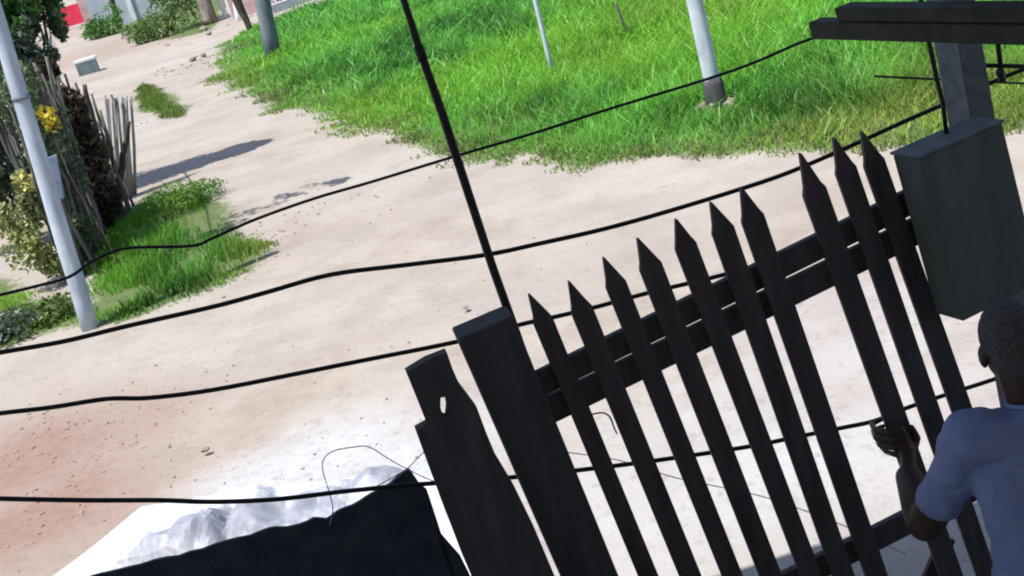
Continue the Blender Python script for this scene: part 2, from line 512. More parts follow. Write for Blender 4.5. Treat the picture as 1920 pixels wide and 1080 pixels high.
def build_field():
    pts = []
    for (y0, y1, dens) in ((10, 16, 700), (16, 22, 520), (22, 30, 300), (30, 42, 140), (42, 60, 60)):
        x0, x1 = -0.30 * y1 - 1.0, 0.40 * y1 + 1.5
        n = int((y1 - y0) * (x1 - x0) * dens)
        pts.append(np.column_stack([rng.uniform(x0, x1, n), rng.uniform(y0, y1, n)]))
    P = np.vstack(pts)
    s = sdist(P, FIELD) + 0.55 * (vnoise(P, 1.1, 41) - 0.5) + 0.4 * (vnoise(P, 4.2, 42) - 0.5)
    edge = np.clip(s / 1.5, 0, 1)
    clump = vnoise(P, 2.6, 43)
    keep = (s > -0.08) & (rng.uniform(0, 1, len(P)) < np.clip(0.75 + 1.1 * edge + 0.25 * (clump - 0.5), 0, 1))
    P, edge, clump = P[keep], edge[keep], clump[keep]
    n = len(P)
    far = P[:, 1] / 16.0
    h = (0.035 + 0.25 * edge ** 0.9) * rng.uniform(0.55, 1.35, n) * (0.75 + 0.6 * clump) * (0.72 + 0.6 * vnoise(P, 0.5, 44))
    wd = rng.uniform(0.011, 0.024, n) * np.clip(far, 0.9, 2.2)
    # a thinner, browner hollow in the field and a dry strip along the right of the road
    holl = np.exp(-((P[:, 0] - gnd(1230, 70).x) ** 2 / 2.5 + (P[:, 1] - gnd(1230, 70).y) ** 2 / 5.0))
    ry = np.exp(-((P[:, 0] - gnd(1560, 262).x) ** 2 / 1.6 + (P[:, 1] - gnd(1560, 262).y) ** 2 / 0.5))
    ry += 0.8 * np.exp(-((P[:, 0] - gnd(1890, 170).x) ** 2 / 1.2 + (P[:, 1] - gnd(1890, 170).y) ** 2 / 9))
    dry = 0.30 * (1 - edge) + 0.5 * holl * vnoise(P, 1.4, 45) + 0.5 * ry
    col = grass_col(P, dry)
    o = blades('grass', P, h, wd, col, M['grass'])
    tag(o, 'tall bright green grass filling the open field', 'grass', kind='stuff')

    Q = np.column_stack([rng.uniform(-8, 9, 420000), rng.uniform(10, 30, 420000)])
    sq = sdist(Q, FIELD) + 0.55 * (vnoise(Q, 1.1, 41) - 0.5) + 0.4 * (vnoise(Q, 4.2, 42) - 0.5)
    kq = (sq > -0.22) & (sq < 0.55) & (rng.uniform(0, 1, len(Q)) < np.clip(0.25 + (sq + 0.22) * 1.6, 0, 1) * np.clip(1.9 * vnoise(Q, 2.3, 61) - 0.25, 0.03, 1))
    Q = Q[kq]
    k_ = rng.uniform(0, 1, (len(Q), 1))
    cq = np.array([0.10, 0.115, 0.035]) * (1 - k_) + np.array([0.30, 0.26, 0.13]) * k_
    g_ = rng.uniform(0, 1, len(Q)) < 0.5
    cq[g_] = grass_col(Q[g_], np.full(g_.sum(), 0.25))
    tag(blades('grass_stubble', Q, rng.uniform(0.025, 0.10, len(Q)), rng.uniform(0.012, 0.026, len(Q)), cq, M['grass'], 1.3), 'short dry stubble along the ragged edge of the field', 'grass', kind='stuff')

    def small(poly, n, hmul, dry0, nm, label, bright=1.0, wdt=0.6, patchy=(2.2, -0.1), dryx=None):
        Q = sample(poly + 0.0, n)
        s_ = sdist(Q, poly) + 0.8 * wdt * (vnoise(Q, 2.0, 51) - 0.5)
        kp = (s_ > -0.1) & (rng.uniform(0, 1, len(Q)) < np.clip(0.3 + s_ / wdt, 0, 1) * np.clip(patchy[0] * vnoise(Q, 1.5, 53) + patchy[1], 0.06, 1))
        Q, s_ = Q[kp], s_[kp]
        hh = (0.03 + 0.2 * np.clip(s_ / wdt, 0, 1)) * rng.uniform(0.5, 1.4, len(Q)) * hmul
        o_ = blades(nm, Q, hh, rng.uniform(0.010, 0.022, len(Q)), grass_col(Q, np.full(len(Q), dry0) if dryx is None else dry0 + np.clip((Q[:, 0] - dryx[0]) / (dryx[1] - dryx[0]), 0, 1) * 0.7) * bright, M['grass'], 0.6)
        tag(o_, label, 'grass', kind='stuff')
    small(PATCH, 34000, 0.85, 0.08, 'grass', 'green grass patch at the foot of the stick fence and pole', 0.8, 0.6, (3.2, -0.75), (gnd(380, 470).x, gnd(520, 450).x))
    small(WEEDS, 9000, 0.8, 0.35, 'grass', 'dry weedy grass left of the pale pole base')
    small(LAWN, 5000, 0.5, 0.15, 'grass', 'bright grass strip at the far left verge')
    small(ISLAND, 11000, 0.7, 0.50, 'grass', 'small grass tuft island in the middle of the earthen lane', 0.5, 0.25)
    small(FARV, 16000, 1.0, 0.25, 'grass', 'rough grass below the far houses', 0.9)
build_field()

# ------------------------------------------------------------------ pebbles and clods on the road
def build_pebbles():
    cs = []
    def put(c, n, spread, smax):
        p = gnd(*c)
        for _ in range(n):
            cs.append((p.x + random.gauss(0, spread), p.y + random.gauss(0, spread), random.uniform(0.004, smax * 0.72)))
    put((150, 870), 60, 0.35, 0.02); put((70, 960), 40, 0.35, 0.024); put((200, 800), 36, 0.35, 0.016); put((340, 840), 14, 0.4, 0.016)
    put((600, 840), 40, 0.6, 0.02); put((60, 810), 50, 0.35, 0.025); put((480, 450), 60, 0.5, 0.03); put((250, 760), 30, 0.6, 0.02)
    put((870, 560), 30, 0.8, 0.018); put((560, 400), 50, 0.8, 0.03); put((390, 110), 60, 0.9, 0.06); put((380, 55), 30, 0.8, 0.09)
    put((230, 240), 30, 0.7, 0.035)
    bm = bmesh.new()
    for x, y, s in cs:
        mt = Matrix.Translation((x, y, relief(np.array([[x, y]]))[0] + s * 0.25)) @ Matrix.Rotation(random.uniform(0, 6.3), 4, 'Z') @ Matrix.Diagonal((s * random.uniform(0.8, 1.7), s, s * 0.7, 1))
        bmesh.ops.create_icosphere(bm, subdivisions=1, radius=1, matrix=mt)
    jitter(bm, 0.006, 45)
    tag(obj('pebbles', bm, M['stone']), 'loose pebbles and clods scattered over the earthen road', 'pebbles', kind='stuff')
build_pebbles()

# ------------------------------------------------------------------ foliage
def leaf_cloud(centers, radii, n, size, cols, aspect=0.45, droop=0.3, flat=1.0, seed=0, gap=0.0):
    """leaf faces spread through several ellipsoids; returns verts, faces, colours"""
    r_ = np.random.default_rng(seed)
    k = r_.integers(0, len(centers), n)
    d = r_.normal(0, 1, (n, 3)); d /= np.linalg.norm(d, axis=1)[:, None]
    rad = r_.uniform(0, 1, n) ** 0.45
    P = np.array(centers)[k] + d * rad[:, None] * np.array(radii)[k]
    if gap:
        g = vnoise(P[:, [0, 2]] + P[:, [1]] * 0.7, 3.0, seed + 1)
        P = P[g > gap]; n = len(P); d = d[:n]
    u = r_.normal(0, 1, (n, 3)); u[:, 2] -= droop; u /= np.linalg.norm(u, axis=1)[:, None]
    v = np.cross(u, r_.normal(0, 1, (n, 3))); v /= np.linalg.norm(v, axis=1)[:, None]
    s = size * r_.uniform(0.55, 1.35, n)[:, None]
    w_ = np.cross(u, v)
    V = np.stack([P - u * s * 0.5, P + v * s * aspect * 0.5 + w_ * s * 0.06, P + u * s * 0.5, P - v * s * aspect * 0.5 + w_ * s * 0.06], 1)
    b = np.arange(n)[:, None] * 4
    F = np.concatenate([b + [0, 1, 2], b + [0, 2, 3]], 1).reshape(-1)
    cols = np.array(cols)
    t = vnoise(P[:, [0, 2]], 2.0, seed + 5)
    ci = np.clip((t * 0.7 + r_.uniform(0, 1, n) * 0.5 - 0.1) * len(cols), 0, len(cols) - 1).astype(int)
    col = cols[ci] * r_.uniform(0.75, 1.25, n)[:, None]
    return V.reshape(-1, 3), F, np.repeat(col, 4, 0)

GREEN = [(0.025, 0.075, 0.018), (0.045, 0.14, 0.025), (0.09, 0.22, 0.04)]
OLIVE = [(0.05, 0.085, 0.03), (0.10, 0.15, 0.045), (0.19, 0.23, 0.08)]
YELLOWISH = [(0.07, 0.09, 0.03), (0.20, 0.23, 0.07), (0.36, 0.38, 0.15)]
BROWN = [(0.025, 0.018, 0.013), (0.06, 0.04, 0.028), (0.11, 0.08, 0.05)]
GREYGREEN = [(0.06, 0.085, 0.06), (0.13, 0.165, 0.12), (0.30, 0.33, 0.27)]

def stems_mesh(base, tops, r0, r1, bends=0.08, seed=0):
    rr = random.Random(seed)
    bm = bmesh.new()
    for t in tops:
        b = Vector(base) + Vector((rr.uniform(-.06, .06), rr.uniform(-.06, .06), -0.05))
        t = Vector(t)
        L = (t - b).length
        pts = [b]
        for q in (0.3, 0.6, 0.85):
            pts.append(b.lerp(t, q) + Vector((rr.uniform(-1, 1), rr.uniform(-1, 1), 0)) * bends * L)
        pts.append(t)
        pts = smooth_path(pts, 3)
        n = len(pts)
        add_tube(bm, pts, [r0 + (r1 - r0) * i / (n - 1) for i in range(n)], 6)
    return bm

def shrub(name, base, blobs, n, size, cols, label, cat='shrub', stem_mat='bark', r0=0.03, seed=0, group=None, aspect=0.45, gap=0.0, extra=()):
    base = Vector(base)
    t = empty(name, base, label, cat, group)
    cs = [base + Vector(b[0]) for b in blobs]
    rd = [b[1] for b in blobs]
    V, F, cc = leaf_cloud(cs, rd, n, size, cols, aspect, seed=seed, gap=gap)
    k = V[:, 2] > 0.01
    o = np_mesh('foliage', V, F, 3, M['leaf'], t, col=cc)
    tops = [c + Vector((random.uniform(-.5, .5) * r_[0], random.uniform(-.5, .5) * r_[1], random.uniform(0, .6) * r_[2])) for c, r_ in zip(cs, rd) for _ in range(2)]
    obj('stem', stems_mesh(base, tops + [base + Vector(e) for e in extra], r0, 0.006, seed=seed), M[stem_mat], t, True)
    return t

# ------------------------------------------------------------------ poles
def pole(name, base, top, r0, r1, mat, label, cat='pole', n=16, group=None):
    """a tapered pole as an empty with a shaft"""
    base, top = Vector(base), Vector(top)
    t = empty(name, base, label, cat, group)
    bm = bmesh.new()
    k = 14
    pts = [base.lerp(top, i / k) for i in range(k + 1)]
    pts[0] = base - (top - base).normalized() * 0.15
    add_tube(bm, pts, [r0 + (r1 - r0) * i / k for i in range(k + 1)], n)
    for v in bm.verts:
        v.co += mnoise.noise_vector(v.co * 2.2) * r0 * 0.06
    obj('shaft', bm, mat, t, True)
    return t

def up_from(base_px, top_px, total, dy=0.0):
    """base on the ground at a pixel; the pole passes through another pixel in the vertical plane through its base facing the camera"""
    b = gnd(*base_px)
    pl = Plane(b, (dy, 1, 0))
    t = pl.at(*top_px)
    d = (t - b).normalized()
    return b, b + d * total

b, t_ = up_from((168, 612), (2, 60), 3.9)
p_left = pole('utility_pole', b, t_, 0.088, 0.072, M['pole'], 'pale grey round pole standing beside the stick fence at left')
bm = bmesh.new()
for h in (2.3,):
    c = b.lerp(t_, h / 3.9)
    add_tube(bm, [c, c + (t_ - b).normalized() * 0.035], 0.088, 16)
obj('band', bm, M['pole_dark'], p_left, True)

b, t_ = up_from((1347, 205), (1302, 0), 6.0)
p_right = pole('utility_pole', b, t_, 0.088, 0.08, M['pole_white'], 'white pole standing on a broken dark base in the tall grass')
def right_base():
    b_ = b
    bm = bmesh.new()
    d = (t_ - b_).normalized()
    ring = []
    for i, (h, r_) in enumerate(((-0.1, 0.125), (0.12, 0.12), (0.30, 0.112), (0.345, 0.105))):
        c = b_ + d * h
        ring.append([bm.verts.new(c + Vector((math.cos(a) * r_, math.sin(a) * r_, (0.05 * math.sin(a * 3) if i == 3 else 0)))) for a in [k * math.tau / 14 for k in range(14)]])
    for i in range(3):
        for k in range(14):
            bm.faces.new((ring[i][k], ring[i][(k + 1) % 14], ring[i + 1][(k + 1) % 14], ring[i + 1][k]))
    bm.faces.new(ring[-1])
    jitter(bm, 0.03, 9)
    obj('base_sleeve', bm, M['old_wood'], p_right, True)
    for k, a in enumerate((0.3, 3.0, 3.9, 5.4)):
        c = b_ + Vector((math.cos(a) * 0.17, math.sin(a) * 0.17, 0.05))
        bm = bmesh.new()
        add_box(bm, c, Vector((0.035, 0.015, 0.01)), Vector((-0.02, 0.03, 0)), Vector((0, 0.01, 0.05)))
        subdiv(bm, 1)
        jitter(bm, 0.04, 14, k)
        obj('rubble', bm, M['stone'], p_right)
right_base()
b, t_ = up_from((1037, 140), (1003, 0), 4.5)
pole('thin_pole', b, t_, 0.036, 0.028, M['pole_white'], 'thin white pole rising from the middle of the field', n=10)
b, t_ = up_from((1182, 80), (1163, 28), 0.62)
pole('stick', b, t_, 0.028, 0.018, M['bark_pale'], 'short pale dry stick standing in the grass', 'stick', n=8)
b, t_ = up_from((514, 112), (492, 0), 7.0)
pole('utility_pole', b, t_, 0.17, 0.15, M['pole_dark'], 'thick dark grey pole at the far corner of the field')

# ------------------------------------------------------------------ left verge: stick fence, shrubs, tree
def stick_fence():
    A, B = gnd(138, 512), gnd(236, 392)
    t = empty('stick_fence', A, 'fence of rough grey upright sticks beside the pale pole', 'fence')
    rr = random.Random(5)
    protos = []
    for k in range(6):
        bm = bmesh.new()
        pts = [Vector((rr.uniform(-.025, .025) * (i > 0), rr.uniform(-.025, .025) * (i > 0), i / 6)) for i in range(7)]
        r0 = rr.uniform(0.02, 0.034)
        add_tube(bm, pts, [r0 * (1 - 0.35 * i / 6) for i in range(7)], 7)
        me = bpy.data.meshes.new('stake')
        bm.to_mesh(me); bm.free()
        me.materials.append(M['stake'])
        for p in me.polygons: p.use_smooth = True
        protos.append(me)
    n = 120
    for i in range(n):
        u = (i + rr.uniform(-0.4, 0.4)) / n
        p = A.lerp(B, u) + Vector((rr.gauss(-0.02, .07), rr.gauss(0.08, .16), -0.05))
        h = (2.15 - 0.8 * max(0, u - 0.55) / 0.45) * rr.uniform(0.8, 1.12)
        o = bpy.data.objects.new('stake', rr.choice(protos))
        C.objects.link(o)
        o.parent = t
        o.matrix_parent_inverse = t.matrix_world.inverted()
        o.location = p
        o.scale = (1, 1, h)
        o.rotation_euler = (rr.gauss(0, .05), rr.gauss(0.02, .06), rr.uniform(0, 6))
    for h in (0.55, 1.25):
        bm = bmesh.new()
        pts = [A.lerp(B, q / 8) + Vector((0.0, -0.07, h + rr.uniform(-.05, .05))) for q in range(9)]
        add_tube(bm, pts, 0.022, 7)
        obj('rail', bm, M['stake'], t, True)
stick_fence()

def pale_stakes():
    A, B = gnd(206, 392), gnd(246, 372)
    t = empty('stake_fence', A, 'short row of pale upright stakes behind the dark dry shrub', 'fence')
    rr = random.Random(9)
    for k in range(9):
        u = k / 8
        base = A.lerp(B, u) + Vector((0, .25 + rr.uniform(-.03, .03), -.05))
        pl = Plane(base, (0, 1, 0))
        top = pl.at(197 + 47 * u + rr.uniform(-2, 2), 182 + rr.uniform(-5, 5))
        bm = bmesh.new()
        mid = base.lerp(top, .5) + Vector((rr.uniform(-.02, .02), 0, 0))
        add_tube(bm, [base, mid, top], [.024, .022, .018], 7)
        obj('stake', bm, M['stake_pale'], t, True)
    bm = bmesh.new()
    add_tube(bm, [A + Vector((-.06, .22, .7)), B + Vector((.0, .22, .7))], .018, 7)
    obj('rail', bm, M['stake_pale'], t, True)
pale_stakes()

# dark gnarled trunk with rounded top at the right end of the sticks
def snag(name, pts, rads, label, mat='bark', cat='tree stump', n=9):
    t = empty(name, pts[0], label, cat)
    bm = bmesh.new()
    pp = smooth_path(pts, 5)
    k = len(pp)
    rr_ = np.interp(np.linspace(0, 1, k), np.linspace(0, 1, len(rads)), rads)
    add_tube(bm, pp, list(rr_), n)
    for v in bm.verts:
        v.co += mnoise.noise_vector(v.co * 4.0) * 0.03
    obj('trunk', bm, M[mat], t, True)
    return t

P18 = Plane(gnd(215, 400), (0, 1, 0))
snag('dead_trunk', [P18.at(212, 412), P18.at(222, 350), P18.at(232, 290), P18.at(241, 228)], [0.06, 0.05, 0.045, 0.035, 0.03], 'dark bent dead trunk leaning right at the end of the stick fence')
snag('dead_trunk', [P18.at(196, 420), P18.at(190, 330), P18.at(176, 240), P18.at(158, 160)], [0.10, 0.085, 0.06, 0.03], 'thick brown dead trunk among the dry shrub branches')
shrub('dry_shrub', gnd(200, 432), [((.08, 0, .45), (.24, .3, .45)), ((.10, .05, 1.0), (.26, .3, .45)), ((.05, .1, 1.55), (.24, .3, .4)), ((.0, .1, 1.95), (.14, .15, .35))], 7000, 0.11, BROWN,
      'dark brown dried shrub in front of the sticks', r0=0.035, seed=3, extra=((-.1, 0, 2.2), (.1, .1, 2.0), (-.3, 0, 2.1)), gap=0.22)
shrub('leafy_shrub', gnd(160, 488), [((.10, -.1, .5), (.20, .3, .4)), ((.10, .3, 1.05), (.22, .5, .45)), ((.06, -.2, 1.4), (.25, .5, .4)), ((.05, .6, 1.7), (.25, .5, .45)), ((.0, -.4, 1.95), (.3, .4, .4)), ((-.1, .2, 2.15), (.3, .5, .3))], 6000, 0.085, BROWN[1:] + OLIVE + GREYGREEN,
      'green climbing shrub growing up the middle of the stick fence', r0=0.02, seed=4, gap=0.35)
shrub('leafy_shrub', gnd(150, 512), [((-.36, -.2, .50), (.30, .3, .32)), ((-.58, -.1, .78), (.30, .3, .28)), ((-.16, -.2, .28), (.2, .2, .22)), ((-.2, -.1, 1.0), (.14, .2, .35))], 2300, 0.075, YELLOWISH + OLIVE[:1],
      'yellow green leafy bush spreading left of the pale pole', r0=0.022, seed=5, aspect=0.6, gap=0.36)
shrub('leafy_shrub', gnd(60, 470), [((-.1, 0, 1.2), (.35, .3, .6)), ((-.5, .4, .9), (.5, .4, .6)), ((.0, .1, 1.75), (.35, .3, .4))], 4200, 0.11, OLIVE[:2] + GREYGREEN[:2],
      'sparse shrub with yellow leaves behind the pale pole', r0=0.02, seed=6, gap=0.35)
shrub('low_weed', gnd(100, 598), [((0, 0, .10), (.34, .28, .14)), ((-.4, .1, .08), (.3, .3, .12))], 700, 0.08, OLIVE,
      'low leafy weed clump at the roadside left of the pole base', 'plant', r0=0.008, seed=8, aspect=0.6)
shrub('low_weed', gnd(20, 635), [((0, 0, .12), (.36, .3, .16)), ((-.3, .1, .1), (.3, .3, .12))], 700, 0.075, GREYGREEN,
      'grey green weed clump at the left edge of the road', 'plant', r0=0.008, seed=9, aspect=0.6)
shrub('low_weed', gnd(335, 395), [((0, 0, .18), (.36, .45, .2)), ((.25, .35, .1), (.4, .4, .14))], 2600, 0.045, [(0.06, 0.15, 0.025), (0.11, 0.24, 0.035), (0.16, 0.30, 0.05)],
      'bright green weed clump in the grass right of the sticks', 'plant', r0=0.008, seed=10)

def crown_tree():
    base = gnd(70, 440)
    base = Vector((base.x, base.y + 1.2, 0))
    t = empty('tree', base, 'leafy green tree behind the stick fence at top left', 'tree')
    pl = Plane(base, (0, 1, 0))
    blobs = []
    for (px, py, r_) in ((20, 40, .5), (62, 25, .42), (-30, 60, .6), (48, 110, .40), (0, 120, .45), (76, 90, .26), (62, 170, .32), (25, 200, .36), (-60, 180, .6), (30, -40, .5), (80, -40, .35), (75, 150, .24), (-20, 260, .4), (95, 60, .22), (88, 205, .22), (150, -95, .26), (90, -110, .4), (60, -120, .4)):
        p = pl.at(px, py)
        blobs.append((p, (r_, r_ * 1.2, r_)))
    V, F, cc = leaf_cloud([b_[0] for b_ in blobs], [b_[1] for b_ in blobs], 30000, 0.12, GREEN + GREYGREEN[:2], 0.42, seed=12, gap=0.24)
    np_mesh('crown', V, F, 3, M['leaf'], t, col=cc)
    bm = stems_mesh(base, [b_[0] for b_ in blobs[:-3]], 0.05, 0.01, 0.05, seed=13)
    top = blobs[9][0]
    for b_ in blobs[-3:]:
        pts = smooth_path([top - Vector((0, 0, .3)), top.lerp(b_[0], .5) + Vector((0, 0, .12)), b_[0]], 4)
        add_tube(bm, pts, [0.028 - 0.02 * q / (len(pts) - 1) for q in range(len(pts))], 6)
    obj('trunk', bm, M['bark'], t, True)
    high = []
    for (px, py, r_) in ((400, 432, .24), (450, 404, .36), (505, 388, .32), (560, 356, .34), (615, 342, .26)):
        q = gnd(px, py) - SHADOW * (4.6 / math.tan(SUN_EL)) + Vector((0, 0, 4.6))
        high.append((q, (r_, r_ * .8, r_ * .7)))
    V, F, cc = leaf_cloud([b_[0] for b_ in high], [b_[1] for b_ in high], 2600, 0.10, GREEN, 0.42, seed=17, gap=0.42)
    np_mesh('crown', V, F, 3, M['leaf'], t, col=cc)
    bm = bmesh.new()
    chain = [top - Vector((0, 0, .3)), top.lerp(high[0][0], .6)] + [b_[0] - Vector((0, 0, .05)) for b_ in high]
    pts = smooth_path(chain, 4)
    add_tube(bm, pts, [0.016 - 0.012 * q / (len(pts) - 1) for q in range(len(pts))], 6)
    obj('limb', bm, M['bark'], t, True)
    V, F, cc = leaf_cloud([b_[0] for b_ in blobs[3:9]], [b_[1] for b_ in blobs[3:9]], 260, 0.10, [(0.55, 0.60, 0.55), (0.42, 0.5, 0.42)], 0.6, seed=14)
    np_mesh('blossom', V, F, 3, M['leaf'], t, col=cc)
crown_tree()

def flowers(px, py, r_, n, label, col, seed, dist):
    pl = Plane(dist, (0, 1, 0))
    c = pl.at(px, py)
    t = empty('flowering_stem', Vector((c.x, c.y, 0)), label, 'flowers')
    V, F, cc = leaf_cloud([c, c + Vector((.03, 0, -.1))], [(r_, r_, r_ * 1.2)] * 2, n, 0.085, col, 0.7, seed=seed)
    np_mesh('petals', V, F, 3, M['leaf'], t, col=cc)
    obj('stem', stems_mesh((c.x + .25, c.y, 0), [c], 0.012, 0.005, 0.03, seed), M['bark'], t, True)
YEL = [(0.42, 0.33, 0.02), (0.50, 0.41, 0.04), (0.22, 0.20, 0.03)]
fb = gnd(150, 520) + Vector((0, -0.25, 0))
flowers(86, 216, 0.085, 60, 'bright yellow flower cluster high on the stick fence', YEL, 31, fb)
flowers(42, 332, 0.075, 55, 'pale yellow flower cluster left of the pole', [(0.55, 0.52, 0.16), (0.62, 0.58, 0.2), (0.3, 0.28, .08)], 32, fb)

def blue_board():
    pl = Plane(gnd(150, 520) + Vector((0, -0.1, 0)), (0, 1, 0))
    q = [pl.at(82, 298), pl.at(106, 290), pl.at(121, 372), pl.at(97, 380)]
    bot = [Vector((q[2].x + .05, q[2].y + .03, -.02)), Vector((q[3].x + .05, q[3].y + .03, -.02))]
    bm = bmesh.new()
    add_prism(bm, q, Vector((0, 0.03, 0)))
    bevel(bm, 0.006)
    t = empty('board', ((q[3] + q[2]) / 2).to_tuple(), 'blue grey board fixed on the stick fence behind the pole', 'board')
    obj('panel', bm, M['blue_board'], t)
    bm = bmesh.new()
    mid = (q[2] + q[3]) / 2
    add_tube(bm, [mid + Vector((0, .04, 0.5)), mid + Vector((0, .045, 0)), Vector((mid.x + .12, mid.y + .05, -.1))], 0.022, 8)
    obj('support_post', bm, M['stake'], t, True)
blue_board()

# ------------------------------------------------------------------ far end of the lane
def boxat(px, py, w_, h_, d_, yaw=0.0, z0=-0.05):
    c = gnd(px, py)
    ax = Vector((math.cos(yaw), math.sin(yaw), 0)); ay = Vector((-math.sin(yaw), math.cos(yaw), 0))
    bm = bmesh.new()
    add_box(bm, c + ay * d_ / 2 + Vector((0, 0, (h_ + z0) / 2)), ax * w_ / 2, ay * d_ / 2, Vector((0, 0, (h_ - z0) / 2)))
    return bm, c, ax, ay

def far_things():
    # block with pale top
    bm, c, ax, ay = boxat(167, 138, 0.54, 0.32, 0.45, 0.15)
    t = empty('concrete_block', c, 'small grey concrete block with pale cap beside the far lane', 'block')
    jitter(bm, 0.02, 3)
    obj('body', bm, M['pole_dark'], t)
    bm = bmesh.new()
    add_box(bm, c + ay * 0.25 + Vector((0, 0, 0.355)), ax * 0.30, ay * 0.25, Vector((0, 0, 0.035)))
    bevel(bm, 0.01)
    obj('cap', bm, M['conc_block'], t)
    # red panel
    bm, c, ax, ay = boxat(143, 49, 0.85, 0.86, 0.06, 0.1, 0.06)
    t = empty('red_panel', c, 'bright red metal panel at the far left end of the lane', 'panel')
    obj('sheet', bm, M['red'], t)
    for s in (-1, 1):
        bm = bmesh.new()
        add_tube(bm, [c + ax * s * 0.46 + Vector((0, .03, -.1)), c + ax * s * 0.46 + Vector((0, .03, 1.0))], 0.04, 8)
        obj('post', bm, M['bark'], t, True)
    # pale pink wall
    bm, c, ax, ay = boxat(176, 40, 0.75, 2.4, 0.25, 0.1)
    tag(obj('pink_wall', bm, M['pink_wall']), 'short pale pink wall right of the red panel', 'wall')
    # far grey house
    c = gnd(268, 36)
    ax, ay = Vector((0.995, 0.1, 0)), Vector((-0.1, 0.995, 0))
    t = empty('grey_house', c, 'pale blue grey house wall behind the far shrubs', 'house')
    bm = bmesh.new()
    add_box(bm, c + ay * 2.5 + Vector((0, 0, 1.45)), ax * 1.75, ay * 2.5, Vector((0, 0, 1.5)))
    obj('wall', bm, M['grey_wall'], t)
    bm = bmesh.new()
    add_box(bm, c + ay * 2.5 + Vector((0, 0, 3.02)), ax * 2.0, ay * 2.8, Vector((0, 0, 0.06)))
    obj('roof', bm, M['roof'], t)
    bm = bmesh.new()
    add_box(bm, c - ax * 0.28 + ay * -0.04 + Vector((0, 0, 1.4)), ax * 0.09, ay * 0.038, Vector((0, 0, 1.4)))
    obj('pilaster', bm, M['white_paint'], t)
    b, t2 = up_from((224, 54), (208, -6), 3.4)
    pole('dark_post', b, t2, 0.10, 0.09, M['bark'], 'dark post in front of the pale grey house wall', 'post', n=10)
    # far shrubs
    shrub('far_shrub', gnd(200, 66), [((0, 0, .35), (.75, .6, .45)), ((-.4, .2, .3), (.5, .5, .35)), ((.3, .4, .6), (.4, .4, .4))], 2200, 0.13, GREEN[1:] + [(0.12, 0.24, 0.07)],
          'dark green shrub between the red panel and dark post', seed=21, gap=0.25)
    shrub('far_shrub', gnd(312, 66), [((0, 0, .45), (.9, .7, .5)), ((.8, .3, .7), (.7, .6, .65)), ((-.7, 0, .3), (.6, .5, .35)), ((1.0, .8, 1.2), (.6, .6, .5)), ((.2, .9, 1.0), (.6, .6, .5))], 3600, 0.13, [(0.09, 0.14, 0.04), (0.14, 0.20, 0.06), (0.2, 0.27, 0.09)] + GREEN[1:],
          'broad olive green shrub in front of the grey house', seed=22, gap=0.22)
    # trunks and stakes
    b, t2 = up_from((394, 42), (378, -10), 3.2)
    snag('tree', [b, b.lerp(t2, .3), b.lerp(t2, .65), t2], [0.26, 0.2, 0.17, 0.14], 'rough pale brown tree trunk beside the white stakes', 'bark_pale', 'tree', 12)
    for i, (px, py, tx, lab) in enumerate(((424, 32, 408, 'left white stake beside the rough tree trunk'), (436, 29, 422, 'middle white stake with a narrow gap to its left neighbour'), (447, 37, 438, 'right white stake just left of the dark leaning trunk'))):
        b, t2 = up_from((px, py), (tx, -8), 1.6)
        pole('white_stake', b, t2, 0.075, 0.07, M['white_paint'], lab, 'stake', 8, 'white stakes by the far trunk')
    b, t2 = up_from((469, 55), (441, -5), 2.8)
    snag('tree', [b, b.lerp(t2, .3), b.lerp(t2, .65), t2], [0.07, 0.12, 0.13, 0.12], 'dark leaning tree trunk between white stakes and grey pole', 'bark', 'tree', 10)
    bm, c, ax, ay = boxat(476, 22, 1.3, 2.2, 0.2, 0.1)
    tag(obj('pink_wall', bm, M['pink_wall']), 'pink wall behind the dark leaning trunk', 'wall')
    # pale kerb and dark planting behind the field corner
    a, e = gnd(508, 24), gnd(640, -22)
    d = (e - a).normalized()
    bm = bmesh.new()
    add_box(bm, (a + e) / 2 + Vector((0, 0, 0.08)), d * (e - a).length / 2, Vector((-d.y, d.x, 0)) * 0.14, Vector((0, 0, 0.13)))
    tag(obj('kerb', bm, M['conc_block']), 'pale concrete kerb behind the field corner', 'kerb')
    shrub('far_shrub', gnd(535, 2), [((0, 0, .25), (.9, .4, .3)), ((.9, .3, .3), (.6, .4, .3))], 1000, 0.14, GREEN[:2], 'dark low shrub behind the pale kerb', seed=24)
    rr = random.Random(3)
    for i, (px, py, s, lab) in enumerate(((383, 56, .10, 'pale rounded stone below the far tree trunk'), (392, 63, .08, 'small grey stone beside the pale rounded stone'), (362, 112, .08, 'flat grey stone on the lane edge beside the field'), (381, 104, .07, 'small brown stone near the field corner'), (873, 577, .024, 'small pale stone alone on the middle of the road'), (385, 845, .026, 'dark elongated clod on the near road'))):
        c = gnd(px, py)
        bm = bmesh.new()
        bmesh.ops.create_icosphere(bm, subdivisions=3, radius=1, matrix=Matrix.Translation(c + Vector((0, 0, s * .3))) @ Matrix.Rotation(rr.uniform(0, 3), 4, 'Z') @ Matrix.Diagonal((s * 1.4, s, s * .65, 1)))
        jitter(bm, s * 0.35, 1.6 / s, i)
        tag(obj('stone', bm, M['stone'], None, True), lab, 'stone', 'stones along the lane')
far_things()

